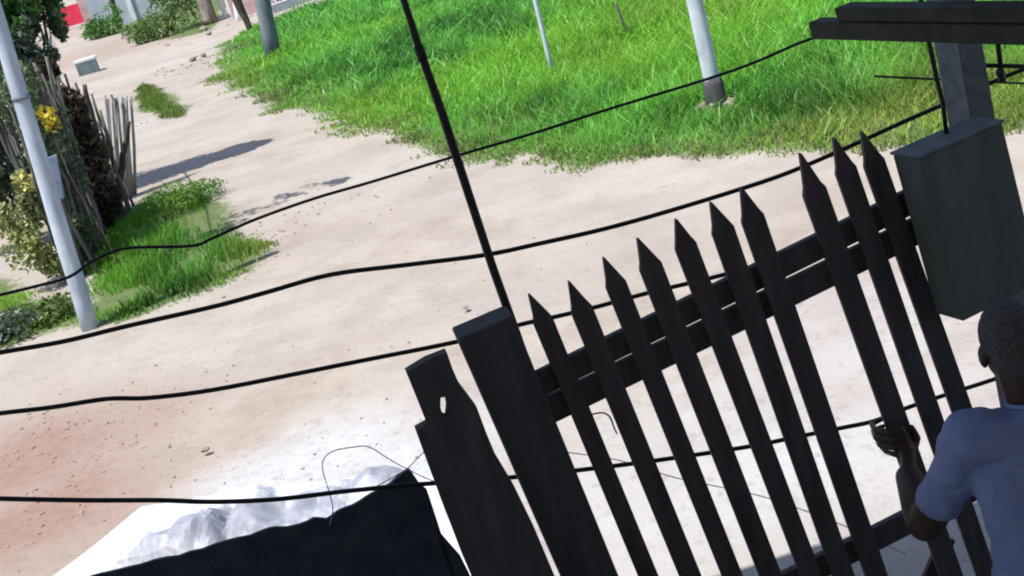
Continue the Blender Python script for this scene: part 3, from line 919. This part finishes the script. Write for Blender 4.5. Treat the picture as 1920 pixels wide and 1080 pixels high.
# ------------------------------------------------------------------ white sheet over a heap, beyond the dark wall
def tarp():
    # low heap under a white sheet: height field over a ground quad
    A, B, Cc, D = [Vector((*gnd(*p).xy, 0)) for p in ((60, 1100), (262, 946), (850, 862), (900, 1075))]
    c0 = gnd(300, 1010)
    nx, ny = 110, 80
    bm = bmesh.new()
    grid = []
    peaks = [(gnd(382, 956, .27), .27, .80, .13), (gnd(441, 948, .22), .22, .16, .42), (gnd(330, 1003, .12), .12, .35, .12), (gnd(545, 945, .13), .13, .22, .3), (gnd(250, 1020, .07), .07, .5, .4), (gnd(620, 925, .12), .12, .3, .14), (gnd(700, 895, .10), .10, .25, .2), (gnd(480, 930, .12), .12, .4, .12)]
    grey_spots = [gnd(372, 1002, .12), gnd(420, 1000, .10), gnd(318, 1035, .05), gnd(468, 975, .12), gnd(525, 972, .08), gnd(590, 945, .08), gnd(700, 905, .02)]  # centres of the grey patches below the folds
    grey_amount = []
    for j in range(ny + 1):
        row = []
        v = j / ny
        for i in range(nx + 1):
            u = i / nx
            p = A.lerp(D, u).lerp(B.lerp(Cc, u), v)
            e = min(1, u / 0.1, v / 0.12, (1 - u) / 0.08, (1 - v) / 0.12)
            h = 0.0
            for (pc, ph, pl_, pr) in peaks:
                ex, ey = p.x - pc.x, p.y - pc.y
                wob = 1 + 0.35 * mnoise.noise(Vector((math.atan2(ey, ex) * 2.2, pc.x * 5, 0)))
                q = math.hypot(ex / (pl_ if ex < 0 else pr), ey / 0.42) * wob
                h = max(h, ph * max(0, 1 - q) ** 0.9)
            n1 = mnoise.ridged_multi_fractal(Vector((p.x * 1.6, p.y * 1.6, 1.3)), 0.9, 2.0, 3, 0.9, 2.0)
            h = h * (1 + 0.18 * (n1 - 1)) + 0.055 * n1 * e + 0.035 * mnoise.noise(Vector((p.x * 7, p.y * 9, 3.1))) * e
            h = h * min(1, e * 1.6) + 0.012 + relief(np.array([[p.x, p.y]]))[0]
            row.append(bm.verts.new((p.x, p.y, h)))
            grey_amount.append(max(1 - math.hypot((p.x - q.x) / .40, (p.y - q.y) / .42) for q in grey_spots))
        grid.append(row)
    for j in range(ny):
        for i in range(nx):
            bm.faces.new((grid[j][i], grid[j][i + 1], grid[j + 1][i + 1], grid[j + 1][i]))
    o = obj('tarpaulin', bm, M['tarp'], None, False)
    at = o.data.attributes.new('grey_amount', 'FLOAT', 'POINT')
    at.data.foreach_set('value', np.array(grey_amount, np.float32))
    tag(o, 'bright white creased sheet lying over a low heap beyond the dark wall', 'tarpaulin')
tarp()

# ------------------------------------------------------------------ dark boundary wall at the bottom
def low_wall():
    pl = vpl(5.0, 0.05)
    top = [(120, 1096), (190, 1076), (290, 1052), (380, 1030), (470, 1003), (520, 990), (560, 984), (590, 972), (615, 974), (650, 952), (700, 925), (735, 905), (758, 884), (768, 878), (777, 892), (788, 908), (800, 916), (809, 945), (815, 985), (862, 1040), (880, 1075)]
    pts = [pl.at(*p) for p in top]
    l, r_ = pts[0], pts[-1]
    pts = [Vector((l.x - 1.8, l.y, l.z - 0.05))] + pts
    prof = []
    for i in range(len(pts) - 1):
        for k in range(4):
            q = pts[i].lerp(pts[i + 1], k / 4)
            q.z += 0.012 * (mnoise.noise(Vector((q.x * 14, 2.0, q.z * 3))))
            prof.append(q)
    prof.append(pts[-1])
    low = [Vector((q.x + (0 if k < len(prof) - 1 else 0.0), q.y, -0.08)) for k, q in enumerate(prof)]
    bm = bmesh.new()
    off = Vector((-0.012, 0.04, 0.0))
    a = [bm.verts.new(p) for p in prof]; b = [bm.verts.new(p + off + Vector((0, 0, -.012))) for p in prof]
    c = [bm.verts.new(p) for p in low]; d = [bm.verts.new(p + off) for p in low]
    for i in range(len(prof) - 1):
        bm.faces.new((a[i], a[i + 1], b[i + 1], b[i]))
        bm.faces.new((c[i], c[i + 1], a[i + 1], a[i]))
        bm.faces.new((b[i], b[i + 1], d[i + 1], d[i]))
    for k in (0, -1):
        bm.faces.new((a[k], b[k], d[k], c[k]))
    bmesh.ops.recalc_face_normals(bm, faces=bm.faces[:])
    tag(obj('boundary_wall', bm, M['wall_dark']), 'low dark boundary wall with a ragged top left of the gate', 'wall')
low_wall()

# ------------------------------------------------------------------ gate and its posts
GK = 0.12
G = vpl(4.25, GK)
gdir = Vector((1, GK, 0)).normalized()
gn = G.n

def slab(px_poly, plane, thick, bev=0.003):
    bm = bmesh.new()
    add_prism(bm, [plane.at(*p) for p in px_poly], plane.n * thick)
    if bev:
        bevel(bm, bev)
    return bm

def gate():
    t = empty('gate', (G.at(1300, 1000).x, G.at(1300, 1000).y, 0), 'dark wooden picket gate with pointed pales and one pale missing', 'gate')
    pales = [((1018, 600), (1214, 1075)), ((1091, 580), (1293, 1075)), ((1155, 532), (1372, 1075)), ((1220, 498), (1444, 1075)),
             ((1286, 460), (1520, 1075)), ((1356, 430), (1567, 1035)), ((1412, 408), (1553, 815)), ((1528, 358), (1672, 762)),
             ((1587, 318), (1740, 758)), ((1640, 304), (1797, 745))]
    tips = [(993, 553), (1068, 529), (1133, 484), (1197, 448), (1269, 412), (1334, 380), (1391, 352), (1502, 288), (1565, 259), (1617, 247)]
    wid = [36, 40, 38, 42, 40, 42, 43, 45, 40, 40]
    for i, ((s, e), tip) in enumerate(zip(pales, tips)):
        a, b_ = G.at(*s), G.at(*e)
        ax = (b_ - a).normalized()
        bot = a + ax * ((a.z - 0.12) / -ax.z)
        sd_ = ax.cross(gn).normalized()
        if sd_.x < 0: sd_ = -sd_
        hw = wid[i] * 4.8 / F_PX / 2
        tp = G.at(*tip)
        bm = bmesh.new()
        add_prism(bm, [tp - sd_ * 0.003, tp + sd_ * 0.003, a + sd_ * hw * 0.72 - ax * 0.022, a + sd_ * hw + ax * 0.004, bot + sd_ * hw, bot - sd_ * hw, a - sd_ * hw + ax * 0.004, a - sd_ * hw * 0.72 - ax * 0.022], gn * 0.021)
        bevel(bm, 0.0018)
        obj('pale', bm, M['dark_wood'], t)
    def rail(p0, p1, wpx, back=0.023, th=0.03):
        a, b_ = G.at(*p0), G.at(*p1)
        ax = (b_ - a).normalized()
        n_ = ax.cross(gn).normalized()
        if n_.z < 0: n_ = -n_
        hw = wpx * 4.75 / F_PX / 2
        bm = bmesh.new()
        c = (a + b_) / 2 + gn * (back + th / 2)
        add_box(bm, c, ax * (b_ - a).length / 2, n_ * hw, gn * th / 2)
        bevel(bm, 0.003)
        obj('rail', bm, M['dark_wood'], t)
    # two boards with a slit of light between them, a middle rail and a bottom rail
    rail((985, 741), (1790, 345), 49)
    rail((985, 800), (1790, 406.5), 52)
    rail((1180, 1256), (1960, 859), 52)
    rail((1330, 1600), (2080, 1180), 42)
    bm = bmesh.new()
    add_tube(bm, smooth_path([G.at(1108, 776) - gn * .006, G.at(1128, 772) - gn * .01, G.at(1142, 780) - gn * .008, G.at(1150, 800) - gn * .01, G.at(1156, 812) - gn * .004]), 0.003, 6)
    obj('tie_wire', bm, M['iron'], t, True)
    # brace across the lower corner
    bm = slab([(1725, 1100), (1765, 1010), (1792, 1014), (1760, 1100)], Plane(G.p + gn * 0.056, gn), 0.022, 0.002)
    obj('brace', bm, M['dark_wood'], t)
gate()

def ground_down(pa, pb, z=-0.1):
    d = (pb - pa).normalized()
    return pb + d * ((pb.z - z) / -d.z)

def gate_posts():
    # square post the gate hangs beside
    pl = vpl(4.2, GK)
    tl, tr = pl.at(858, 636), pl.at(962, 592)
    bl = ground_down(tl, pl.at(1050, 1075)); br = ground_down(tr, pl.at(1150, 1055))
    t = empty('gate_post', ((bl + br) / 2).to_tuple()[:2] + (0,), 'square dark timber gate post carrying the tall iron rod', 'post')
    bm = bmesh.new()
    add_prism(bm, [tl, tr, br, bl], pl.n * 0.13)
    bevel(bm, 0.006)
    obj('shaft', bm, M['old_wood'], t)
    # rough plank post with a step and a hole
    pl = vpl(4.12, GK)
    outer = [(762, 699), (800, 676), (838, 661), (848, 690), (862, 722), (895, 766), (912, 812), (930, 855), (966, 915), (1000, 985), (1040, 1080), (1062, 1130), (905, 1130), (866, 1038), (832, 950), (806, 880), (780, 808), (801, 796), (782, 748)]
    hole = [(826, 746), (836, 744), (840, 764), (838, 784), (831, 781), (826, 764)]
    bm = bmesh.new()
    vo = [bm.verts.new(pl.at(*p)) for p in outer]
    vh = [bm.verts.new(pl.at(*p)) for p in hole]
    eo = [bm.edges.new((vo[i], vo[(i + 1) % len(vo)])) for i in range(len(vo))]
    eh = [bm.edges.new((vh[i], vh[(i + 1) % len(vh)])) for i in range(len(vh))]
    bmesh.ops.triangle_fill(bm, use_beauty=True, use_dissolve=False, edges=eo + eh)
    g = bmesh.ops.extrude_face_region(bm, geom=bm.faces[:])
    for v in g['geom']:
        if isinstance(v, bmesh.types.BMVert):
            v.co += pl.n * 0.045
    bmesh.ops.recalc_face_normals(bm, faces=bm.faces[:])
    e1, e2 = pl.at(905, 1130), pl.at(1062, 1130)
    t = empty('plank_post', ((e1 + e2) / 2).to_tuple()[:2] + (0,), 'rough dark plank post with a stepped side and a small hole', 'post')
    obj('plank', bm, M['old_wood'], t)
    bm = bmesh.new()
    d1 = (pl.at(905, 1130) - pl.at(806, 880)).normalized()
    f1 = e1 + d1 * ((e1.z + .1) / -d1.z); f2 = e2 + d1 * ((e2.z + .1) / -d1.z)
    add_prism(bm, [e1 + d1 * .002, e2 + d1 * .002, f2, f1], pl.n * 0.045)
    obj('lower_plank', bm, M['old_wood'], t)
gate_posts()

def iron_rod():
    pl = vpl(4.36, GK)
    pts = [pl.at(*p) for p in ((700, -170), (757, 0), (772, 45), (786, 92), (793, 110), (830, 215), (880, 368), (925, 505), (962, 608), (1000, 716), (1040, 830))]
    pts.append(ground_down(pts[-2], pts[-1]))
    t = empty('iron_rod', (pts[-1].x, pts[-1].y, 0), 'tall thin black iron rod rising behind the square gate post', 'rod')
    bm = bmesh.new()
    add_tube(bm, pts, [0.009, 0.011, 0.011, 0.013, 0.013, 0.0145, 0.0145, 0.0145, 0.015, 0.015, 0.015, 0.015], 10)
    obj('shaft', bm, M['iron'], t, True)
    bm = bmesh.new()
    add_tube(bm, [pl.at(784, 86), pl.at(794, 114)], 0.016, 10)
    obj('joint', bm, M['iron'], t, True)
iron_rod()

# ------------------------------------------------------------------ cables
def cable(pts, rad, plane, label, ext=True):
    p3 = [plane.at(*p) for p in pts]
    bm = bmesh.new()
    add_tube(bm, smooth_path(p3, 5), rad, 8)
    tag(obj('cable', bm, M['cable'], None, True), label, 'cable', 'black cables strung across behind the gate')
W = vpl(4.62, GK)
cable([(-260, 612), (-120, 580), (0, 553), (70, 536), (130, 519), (170, 492), (215, 471), (255, 464), (360, 461), (400, 446), (480, 411), (590, 372), (700, 340), (860, 291), (1000, 250), (1140, 205), (1330, 147), (1420, 115), (1520, 73), (1600, 60)], 0.0052, W,
      'topmost and thinnest black cable, ending at the dark beam')
cable([(-260, 708), (-120, 684), (0, 661), (120, 640), (240, 611), (400, 575), (500, 548), (620, 515), (760, 497), (910, 478), (1010, 457), (1130, 430), (1250, 397), (1390, 354), (1480, 323), (1590, 276), (1700, 226), (1810, 178), (1870, 150), (1930, 126), (2100, 60)], 0.0082, W,
      'second black cable from the top, passing behind the concrete post')
cable([(-260, 812), (-120, 792), (0, 775), (95, 764), (200, 748), (280, 746), (400, 731), (560, 700), (700, 672), (860, 640), (970, 610), (1050, 592), (1120, 575), (1220, 548), (1330, 522), (1420, 498), (1480, 480), (1560, 452), (1640, 420)], 0.0082, W,
      'third black cable from the top, crossing at the square post top')
cable([(-260, 926), (-120, 932), (0, 935), (160, 938), (300, 938), (400, 941), (520, 936), (640, 922), (760, 910), (830, 905), (960, 895), (1090, 881), (1240, 862), (1400, 838), (1500, 818), (1580, 802), (1640, 789), (1700, 765), (1780, 738), (1840, 719), (1960, 680), (2100, 640)], 0.0088, W,
      'lowest black cable, sagging over the white sheet and behind the pales')

def loose_wire(pts, plane, label, rad=0.0022):
    p3 = smooth_path([plane.at(*p) for p in pts], 4)
    bm = bmesh.new()
    add_tube(bm, p3, rad, 6)
    tag(obj('loose_wire', bm, M['wire'], None, True), label, 'wire')
LW = vpl(4.9, 0.0)
loose_wire([(618, 985), (624, 955), (618, 925), (604, 872), (622, 847), (665, 838), (692, 838), (725, 858), (760, 878), (800, 897), (830, 908)], LW, 'thin grey wire loop standing above the dark wall')
loose_wire([(700, 915), (740, 893), (764, 878), (782, 860), (800, 842)], vpl(4.93), 'short thin grey wire crossing the wire loop beside the plank post')
loose_wire([(1000, 840), (1070, 849), (1160, 863), (1260, 894), (1344, 912), (1426, 930), (1502, 955), (1583, 986), (1700, 1040)], vpl(5.1), 'faint slack grey wire seen through the gate pales')

# ------------------------------------------------------------------ concrete post, meter cabinet, beams
KN = Vector((-0.36, 0.93, 0)).normalized()
KD = Vector((KN.y, -KN.x, 0))
def right_post():
    pc = vpl(4.4, GK).at(1812, 170)
    pl = Plane(pc, (0, 1, 0))
    d = (pl.at(1780, 0) - pl.at(1824, 250)).normalized()
    b_ = pc - d * (pc.z / d.z)
    t = empty('concrete_post', b_, 'square grey concrete post standing behind the dark cabinet', 'post')
    top = pc + d * 0.62
    bm = bmesh.new()
    ln = (top - b_).length
    add_box(bm, (b_ + top) / 2 - d * 0.03, KD * 0.052, KN * 0.062, d * (ln / 2 + .03))
    bevel(bm, 0.006)
    obj('shaft', bm, M['post_conc'], t)
    # cross bracket to the right with insulator
    c1 = pc
    def seg(bm_, p0, p1, r_):
        q = Plane(pc + Vector((0, .09, 0)), (0, 1, 0))
        add_tube(bm_, [q.at(*p0), q.at(*p1)], r_, 8)
    for p0, p1, r_ in (((1815, 122), (1990, 126), 0.008), ((1640, 143), (1990, 160), 0.004), ((1871, 80), (1879, 150), 0.009)):
        bm = bmesh.new()
        seg(bm, p0, p1, r_)
        obj('bracket_bar', bm, M['iron'], t, True)
    bm = bmesh.new()
    q = Plane(pc + Vector((0, .09, 0)), (0, 1, 0))
    a, e = q.at(1873, 128), q.at(1880, 152)
    add_tube(bm, [a, a.lerp(e, .2), a.lerp(e, .5), a.lerp(e, .55), e], [0.008, .017, .017, .012, .015], 12)
    obj('insulator', bm, M['insulator'], t, True)
    return pc, d
PC, PD = right_post()

def cabinet():
    pl = Plane(vpl(4.1, GK).at(1805, 602), KN)
    Bt, Bb = pl.at(1724, 299), pl.at(1806, 603)
    ax = (Bt - Bb)
    wv = KD * 0.36
    wv.z += 0.0
    dep = KN * 0.13
    t = empty('meter_cabinet', (Bb + wv * .5 + dep * .5), 'dark painted steel cabinet mounted on the concrete post above the gate', 'cabinet')
    bm = bmesh.new()
    add_prism(bm, [Bb, Bb + wv, Bb + wv + ax, Bb + ax], dep)
    bevel(bm, 0.004)
    obj('body', bm, M['cabinet'], t)
    u, v = wv.normalized(), ax.normalized()
    W_, H_ = wv.length, ax.length
    # rain lip on the top
    bm = bmesh.new()
    T = Bt + v * 0.002
    add_prism(bm, [T - u * .004 - KN * .008, T + u * (W_ + .006) - KN * .008, T + u * (W_ + .006) + dep + KN * .008, T - u * .004 + dep + KN * .008], v * 0.010)
    bevel(bm, 0.003)
    obj('rain_lip', bm, M['post_conc'], t)
    # conduit from the beam down to the cabinet
    pl2 = Plane(Bt + KN * .09, KN)
    bm = bmesh.new()
    add_tube(bm, [pl2.at(1722, -25), pl2.at(1742, 80), pl2.at(1757, 150), pl2.at(1768, 195), pl2.at(1776, 262)], 0.0085, 10)
    tag(obj('conduit_pipe', bm, M['iron'], None, True), 'thin black conduit pipe running down into the top of the cabinet', 'pipe')
cabinet()

def beams():
    p1 = vpl(4.28, GK).at(1521, 74)
    q = gnd(1925, 86, p1.z)
    d = (q - p1); d.z = 0; d.normalize()
    n = Vector((-d.y, d.x, 0))
    if n.y < 0: n = -n
    pl = Plane(p1, n)
    L = 2.2
    t1, b1 = pl.at(1514, 42), p1
    h1 = Vector((0, 0, (t1 - b1).dot(Vector((0, 0, 1)))))
    bm = bmesh.new()
    a = t1; 
    add_prism(bm, [b1, b1 + d * L, b1 + d * L + h1, t1], n * 0.06)
    bevel(bm, 0.004)
    tag(obj('timber_beam', bm, M['beam_wood']), 'lower dark timber beam reaching farther left over the gate', 'beam', 'dark beams at top right')
    pl = Plane(p1 + n * 0.0, n)
    t2, b2 = pl.at(1562, 16), pl.at(1571, 43)
    b2.z = max(b2.z, (b1 + h1).z + 0.004)
    zt = t2.z
    bm = bmesh.new()
    e = b2 + d * 2.0
    add_prism(bm, [b2, e, Vector((e.x, e.y, zt)), t2], n * 0.075)
    bevel(bm, 0.004)
    tag(obj('timber_beam', bm, M['beam_wood']), 'upper dark timber beam lying on top of the lower beam', 'beam', 'dark beams at top right')
    # grey sheet on the beams
    s0 = Plane(p1 + n * 0.1, n).at(1775, 14)
    bm = bmesh.new()
    z = zt + 0.02
    s0.z = z
    add_prism(bm, [s0, s0 + d * 1.4, s0 + d * 1.4 + n * 0.5 + Vector((0, 0, .05)), s0 + n * 0.5 + Vector((0, 0, .05))], Vector((0, 0, 0.02)))
    tag(obj('roof_sheet', bm, M['post_conc']), 'grey sheet lying above the dark beams at the top right corner', 'sheet')
beams()

# ------------------------------------------------------------------ person
def add_capsule(bm, p0, p1, r0, r1, n=14, flat=None):
    p0, p1 = Vector(p0), Vector(p1)
    ax = (p1 - p0)
    L = ax.length
    ax = ax.normalized() if L > 1e-6 else Vector((0, 0, 1))
    a = ax.cross(Vector((0.31, 0.95, 0.1)))
    if a.length < .2: a = ax.cross(Vector((1, 0, 0)))
    a.normalize(); b = ax.cross(a)
    prof = [(-math.cos(k * math.pi / 10) * r0, math.sin(k * math.pi / 10) * r0) for k in range(1, 6)]
    prof += [(L + math.sin(k * math.pi / 10) * r1, math.cos(k * math.pi / 10) * r1) for k in range(0, 5)]
    rings = []
    for h, r_ in prof:
        rings.append([bm.verts.new(p0 + ax * h + (a * math.cos(math.tau * k / n) + b * math.sin(math.tau * k / n)) * r_) for k in range(n)])
    e0 = bm.verts.new(p0 - ax * r0); e1 = bm.verts.new(p1 + ax * r1)
    for i in range(len(rings) - 1):
        for k in range(n):
            bm.faces.new((rings[i][k], rings[i][(k + 1) % n], rings[i + 1][(k + 1) % n], rings[i + 1][k]))
    for k in range(n):
        bm.faces.new((e0, rings[0][(k + 1) % n], rings[0][k]))
        bm.faces.new((e1, rings[-1][k], rings[-1][(k + 1) % n]))

def add_ell(bm, c, rx, ry, rz, rot=None):
    mt = Matrix.Translation(Vector(c)) @ (rot or Matrix.Identity(4)) @ Matrix.Diagonal((rx, ry, rz, 1))
    bmesh.ops.create_uvsphere(bm, u_segments=24, v_segments=16, radius=1, matrix=mt)

def fuse(name, bm, mat, parent, voxel, smooth=4, disp=None):
    """union of the shapes in bm into one continuous skin"""
    bmesh.ops.recalc_face_normals(bm, faces=bm.faces[:])
    me = bpy.data.meshes.new(name)
    bm.to_mesh(me); bm.free()
    o = bpy.data.objects.new(name, me)
    C.objects.link(o)
    rm = o.modifiers.new('r', 'REMESH'); rm.mode = 'VOXEL'; rm.voxel_size = voxel
    sm = o.modifiers.new('s', 'SMOOTH'); sm.iterations = smooth; sm.factor = 0.5
    dg = bpy.context.evaluated_depsgraph_get()
    me2 = bpy.data.meshes.new_from_object(o.evaluated_get(dg))
    o.modifiers.clear()
    o.data = me2
    bpy.data.meshes.remove(me)
    me2.name = name
    me2.materials.clear(); me2.materials.append(mat)
    if disp:
        co = [v.co.copy() for v in me2.vertices]
        no = [v.normal.copy() for v in me2.vertices]
        for v, c, q in zip(me2.vertices, co, no):
            v.co = c + q * disp(c)
    for p in me2.polygons: p.use_smooth = True
    if parent:
        o.parent = parent
        o.matrix_parent_inverse = parent.matrix_world.inverted()
    return o

def person():
    S = 1.12
    Nk = vpl(3.74).at(1934, 752)                  # base of the neck
    x, y, z = Nk
    t = empty('person', (x, y - 0.02, 0), 'person in a blue shirt seen from behind, gripping a gate pale', 'person')
    v3 = lambda a, b_, c: Vector((x + a * S, y + b_ * S, z + c * S))
    hd = v3(-0.018, 0.03, 0.165)
    shL, shR = v3(-0.180, 0.0, -0.060), v3(0.175, 0.0, -0.06)
    elL = vpl(3.98).at(1736, 980)
    pale_hit = G.at(1693, 812)                    # where the pale is gripped
    wr = vpl(4.20).at(1704, 895)
    palm = pale_hit + Vector((-0.014, -0.040, -0.005))
    elR, wrR = v3(0.24, 0.03, -0.36), v3(0.23, 0.16, -0.60)
    hipL, hipR = v3(-0.095, -0.02, -0.60), v3(0.095, -0.02, -0.60)
    knL, knR = Vector((x - 0.11, y + 0.03, 0.47)), Vector((x + 0.11, y + 0.05, 0.47))
    anL, anR = Vector((x - 0.12, y - 0.05, 0.08)), Vector((x + 0.12, y + 0.0, 0.08))
    # ---- body: one fused skin
    cap = lambda bm_, p, q, r0, r1: add_capsule(bm_, p, q, r0 * S, r1 * S)
    ell = lambda bm_, c, rx, ry, rz: add_ell(bm_, c, rx * S, ry * S, rz * S)
    HS = 1.45
    bm = bmesh.new()
    ell(bm, hd + S * Vector((0, -0.012, 0.03)), 0.079, 0.098, 0.098)      # skull
    ell(bm, hd + S * Vector((0, 0.035, -0.045)), 0.060, 0.068, 0.075)     # face and jaw
    cap(bm, hd + S * Vector((0, .085, -.10)), hd + S * Vector((0, .08, -.09)), 0.022, 0.022)   # chin
    cap(bm, hd + S * Vector((0, .10, .005)), hd + S * Vector((0, .118, -.032)), 0.009, 0.015)  # nose
    for s in (-1, 1):
        cap(bm, hd + S * Vector((s * .018, .088, .028)), hd + S * Vector((s * .046, .074, .026)), 0.011, 0.009)   # brow
        ell(bm, hd + S * Vector((s * .083, -.004, -.012)), 0.011, 0.022, 0.033)                                   # ear
        cap(bm, hd + S * Vector((s * .046, .06, -.02)), hd + S * Vector((s * .04, .07, -.03)), 0.016, 0.014)        # cheek
    cap(bm, hd + S * Vector((-.02, .098, -.062)), hd + S * Vector((.02, .098, -.062)), 0.008, 0.008)                # lips
    cap(bm, v3(0, -0.005, -0.05), hd + S * Vector((0, -.01, -.05)), 0.062, 0.057)                               # neck
    cap(bm, v3(-.13, -.01, -.07), v3(.13, -.01, -.07), 0.062, 0.062)                                       # shoulders
    cap(bm, v3(-.075, 0, -.16), v3(-.07, -.01, -.42), 0.095, 0.085)
    cap(bm, v3(.075, 0, -.16), v3(.07, -.01, -.42), 0.095, 0.085)
    cap(bm, hipL, hipR, 0.10, 0.10)
    cap(bm, v3(0, -.01, -.42), v3(0, -.02, -.6), 0.11, 0.11)
    for a, b_, c, r1, r2, r3 in ((shL, elL, wr, .050, .056, .041), (shR, elR, wrR, .050, .044, .03)):
        cap(bm, a, b_, r1, r2); cap(bm, b_, b_.lerp(c, .35), r2, r2 * .98); cap(bm, b_.lerp(c, .35), c, r2 * .98, r3)
    for a, b_, c in ((hipL, knL, anL), (hipR, knR, anR)):
        cap(bm, a, b_, .088, .056); cap(bm, b_, b_.lerp(c, .4), .055, .055); cap(bm, b_.lerp(c, .4), c, .055, .037)
        cap(bm, c + Vector((0, -.03, -.045)), c + Vector((0, .14, -.05)), .034, .03)
    # gripping hand: palm behind the pale, four fingers wrapped round its left edge, thumb on the right
    ax = (G.at(1528, 358) - G.at(1672, 762)).normalized()      # up along the pale
    sd_ = Vector((1, GK, 0)).normalized()
    wq = wr
    palm = palm - gn * .008
    cap(bm, wq, palm - HS * ax * 0.028, 0.026, 0.024)
    for k in range(4):
        c = palm + HS * ax * (0.034 - 0.0225 * k)
        cap(bm, palm - HS * ax * 0.02 + HS * sd_ * 0.004, c, 0.018, 0.0145)
        r_ = (0.0098, 0.0102, 0.0098, 0.0086)[k]
        ln = (0.94, 1.0, 0.95, 0.8)[k]
        k0 = c - HS * sd_ * 0.028 + HS * gn * 0.004
        k1 = c - HS * sd_ * 0.052 * ln + HS * gn * 0.040
        k2 = c - HS * sd_ * 0.040 + HS * gn * 0.078 * ln
        k3 = c - HS * sd_ * 0.012 + HS * gn * (0.082 * ln)
        cap(bm, c, k0, 0.014, r_ * 1.15); cap(bm, k0, k1, r_ * 1.15, r_ * 1.05); cap(bm, k1, k2, r_ * 1.05, r_); cap(bm, k2, k3, r_, r_ * .85)
    tb = palm - HS * ax * 0.03 + HS * sd_ * 0.012
    cap(bm, tb, tb + HS * sd_ * 0.022 + HS * ax * 0.022 + HS * gn * .006, 0.017, 0.013)
    cap(bm, tb + HS * sd_ * 0.022 + HS * ax * 0.022 + HS * gn * .006, tb + HS * sd_ * 0.020 + HS * ax * 0.052 + HS * gn * .012, 0.013, 0.0105)
    # right hand, hanging relaxed
    pr = wrR + Vector((0, .035, -.06))
    cap(bm, wrR, pr, 0.024, 0.03)
    for k in range(4):
        f0 = pr + Vector((-.024 + .016 * k, .015, -.02)); f1 = f0 + Vector((0, .012, -.035)); f2 = f1 + Vector((0, .022, -.02))
        cap(bm, f0, f1, .010, .009); cap(bm, f1, f2, .009, .008)
    cap(bm, pr + Vector((-.03, 0, 0)), pr + Vector((-.05, .02, -.03)), .012, .009)
    fuse('body', bm, M['skin'], t, 0.0062, 3)
    # ---- hair: close cropped cap
    bm = bmesh.new()
    ell(bm, hd + S * Vector((0, -0.017, 0.036)), 0.085, 0.102, 0.100)
    ell(bm, hd + S * Vector((0, -0.040, -0.01)), 0.076, 0.075, 0.085)
    fuse('hair', bm, M['hair'], t, 0.007, 4, lambda c: 0.0022 * mnoise.noise(c * 90))
    # ---- eyes
    for s in (-1, 1):
        bm = bmesh.new()
        ell(bm, hd + S * Vector((s * .031, .083, .006)), .011, .009, .008)
        obj('eye', bm, M['white_paint'], t, True)
    # ---- shirt
    bm = bmesh.new()
    cap(bm, v3(-.128, -.012, -.068), v3(.128, -.012, -.068), 0.078, 0.078)
    cap(bm, v3(0, -0.012, -0.045), v3(0, -.004, -.012), 0.084, 0.072)
    for s in (-1, 1):
        cap(bm, v3(s * .082, -.005, -.16), v3(s * .078, -.015, -.44), 0.112, 0.106)
        cap(bm, v3(s * .06, -.07, -.17), v3(s * .06, -.06, -.42), 0.062, 0.06)
    cap(bm, v3(-.08, -.02, -.56), v3(.08, -.02, -.56), 0.128, 0.128)
    cap(bm, v3(0, -.02, -.3), v3(0, -.02, -.62), 0.13, 0.13)
    cap(bm, shL + Vector((.03, 0, 0)), shL + Vector((-.004, 0, 0)), 0.082, 0.082); cap(bm, shL, shL.lerp(elL, .68), 0.080, 0.069)
    cap(bm, shR + Vector((-.03, 0, 0)), shR, 0.082, 0.082); cap(bm, shR, shR.lerp(elR, .68), 0.080, 0.069)
    def wr_(c):
        q = c - Nk
        return 0.016 * mnoise.noise(Vector((q.x * 9 + q.z * 6, q.y * 8, q.z * 7))) - 0.007 * max(0, 1 - 3.2 * abs(mnoise.noise(Vector((q.x * 6 + q.z * 4, q.y * 5, q.z * 7 - q.x * 5 + 4))))) + 0.004 * mnoise.noise(Vector((q.x * 26 + q.z * 12, q.y * 20, q.z * 22)))
    fuse('shirt', bm, M['shirt'], t, 0.011, 6, wr_)
    bm = bmesh.new()
    ring = []
    for k in range(28):
        a = k * math.tau / 28
        ring.append(v3(math.cos(a) * .068, -.008 + math.sin(a) * .068, .012 + .012 * -math.sin(a)))
    add_tube(bm, ring + [ring[0]], 0.007, 8, False)
    obj('collar', bm, M['shirt'], t, True)
    # ---- trousers and shoes
    bm = bmesh.new()
    cap(bm, hipL + Vector((0, 0, .03)), hipR + Vector((0, 0, .03)), 0.117, 0.117)
    for a, b_, c in ((hipL, knL, anL), (hipR, knR, anR)):
        cap(bm, a, b_, .105, .075); cap(bm, b_, c + Vector((0, 0, .03)), .075, .062)
    fuse('trousers', bm, M['trousers'], t, 0.014, 4)
    for c in (anL, anR):
        bm = bmesh.new()
        cap(bm, c + Vector((0, -.035, -.04)), c + Vector((0, .16, -.046)), .044, .038)
        cap(bm, c + Vector((0, -.03, -.03)), c + Vector((0, -.02, .0)), .046, .046)
        for v in bm.verts:
            v.co.z = max(v.co.z, 0.0)
        obj('shoe', bm, M['shoe'], t, True)
person()
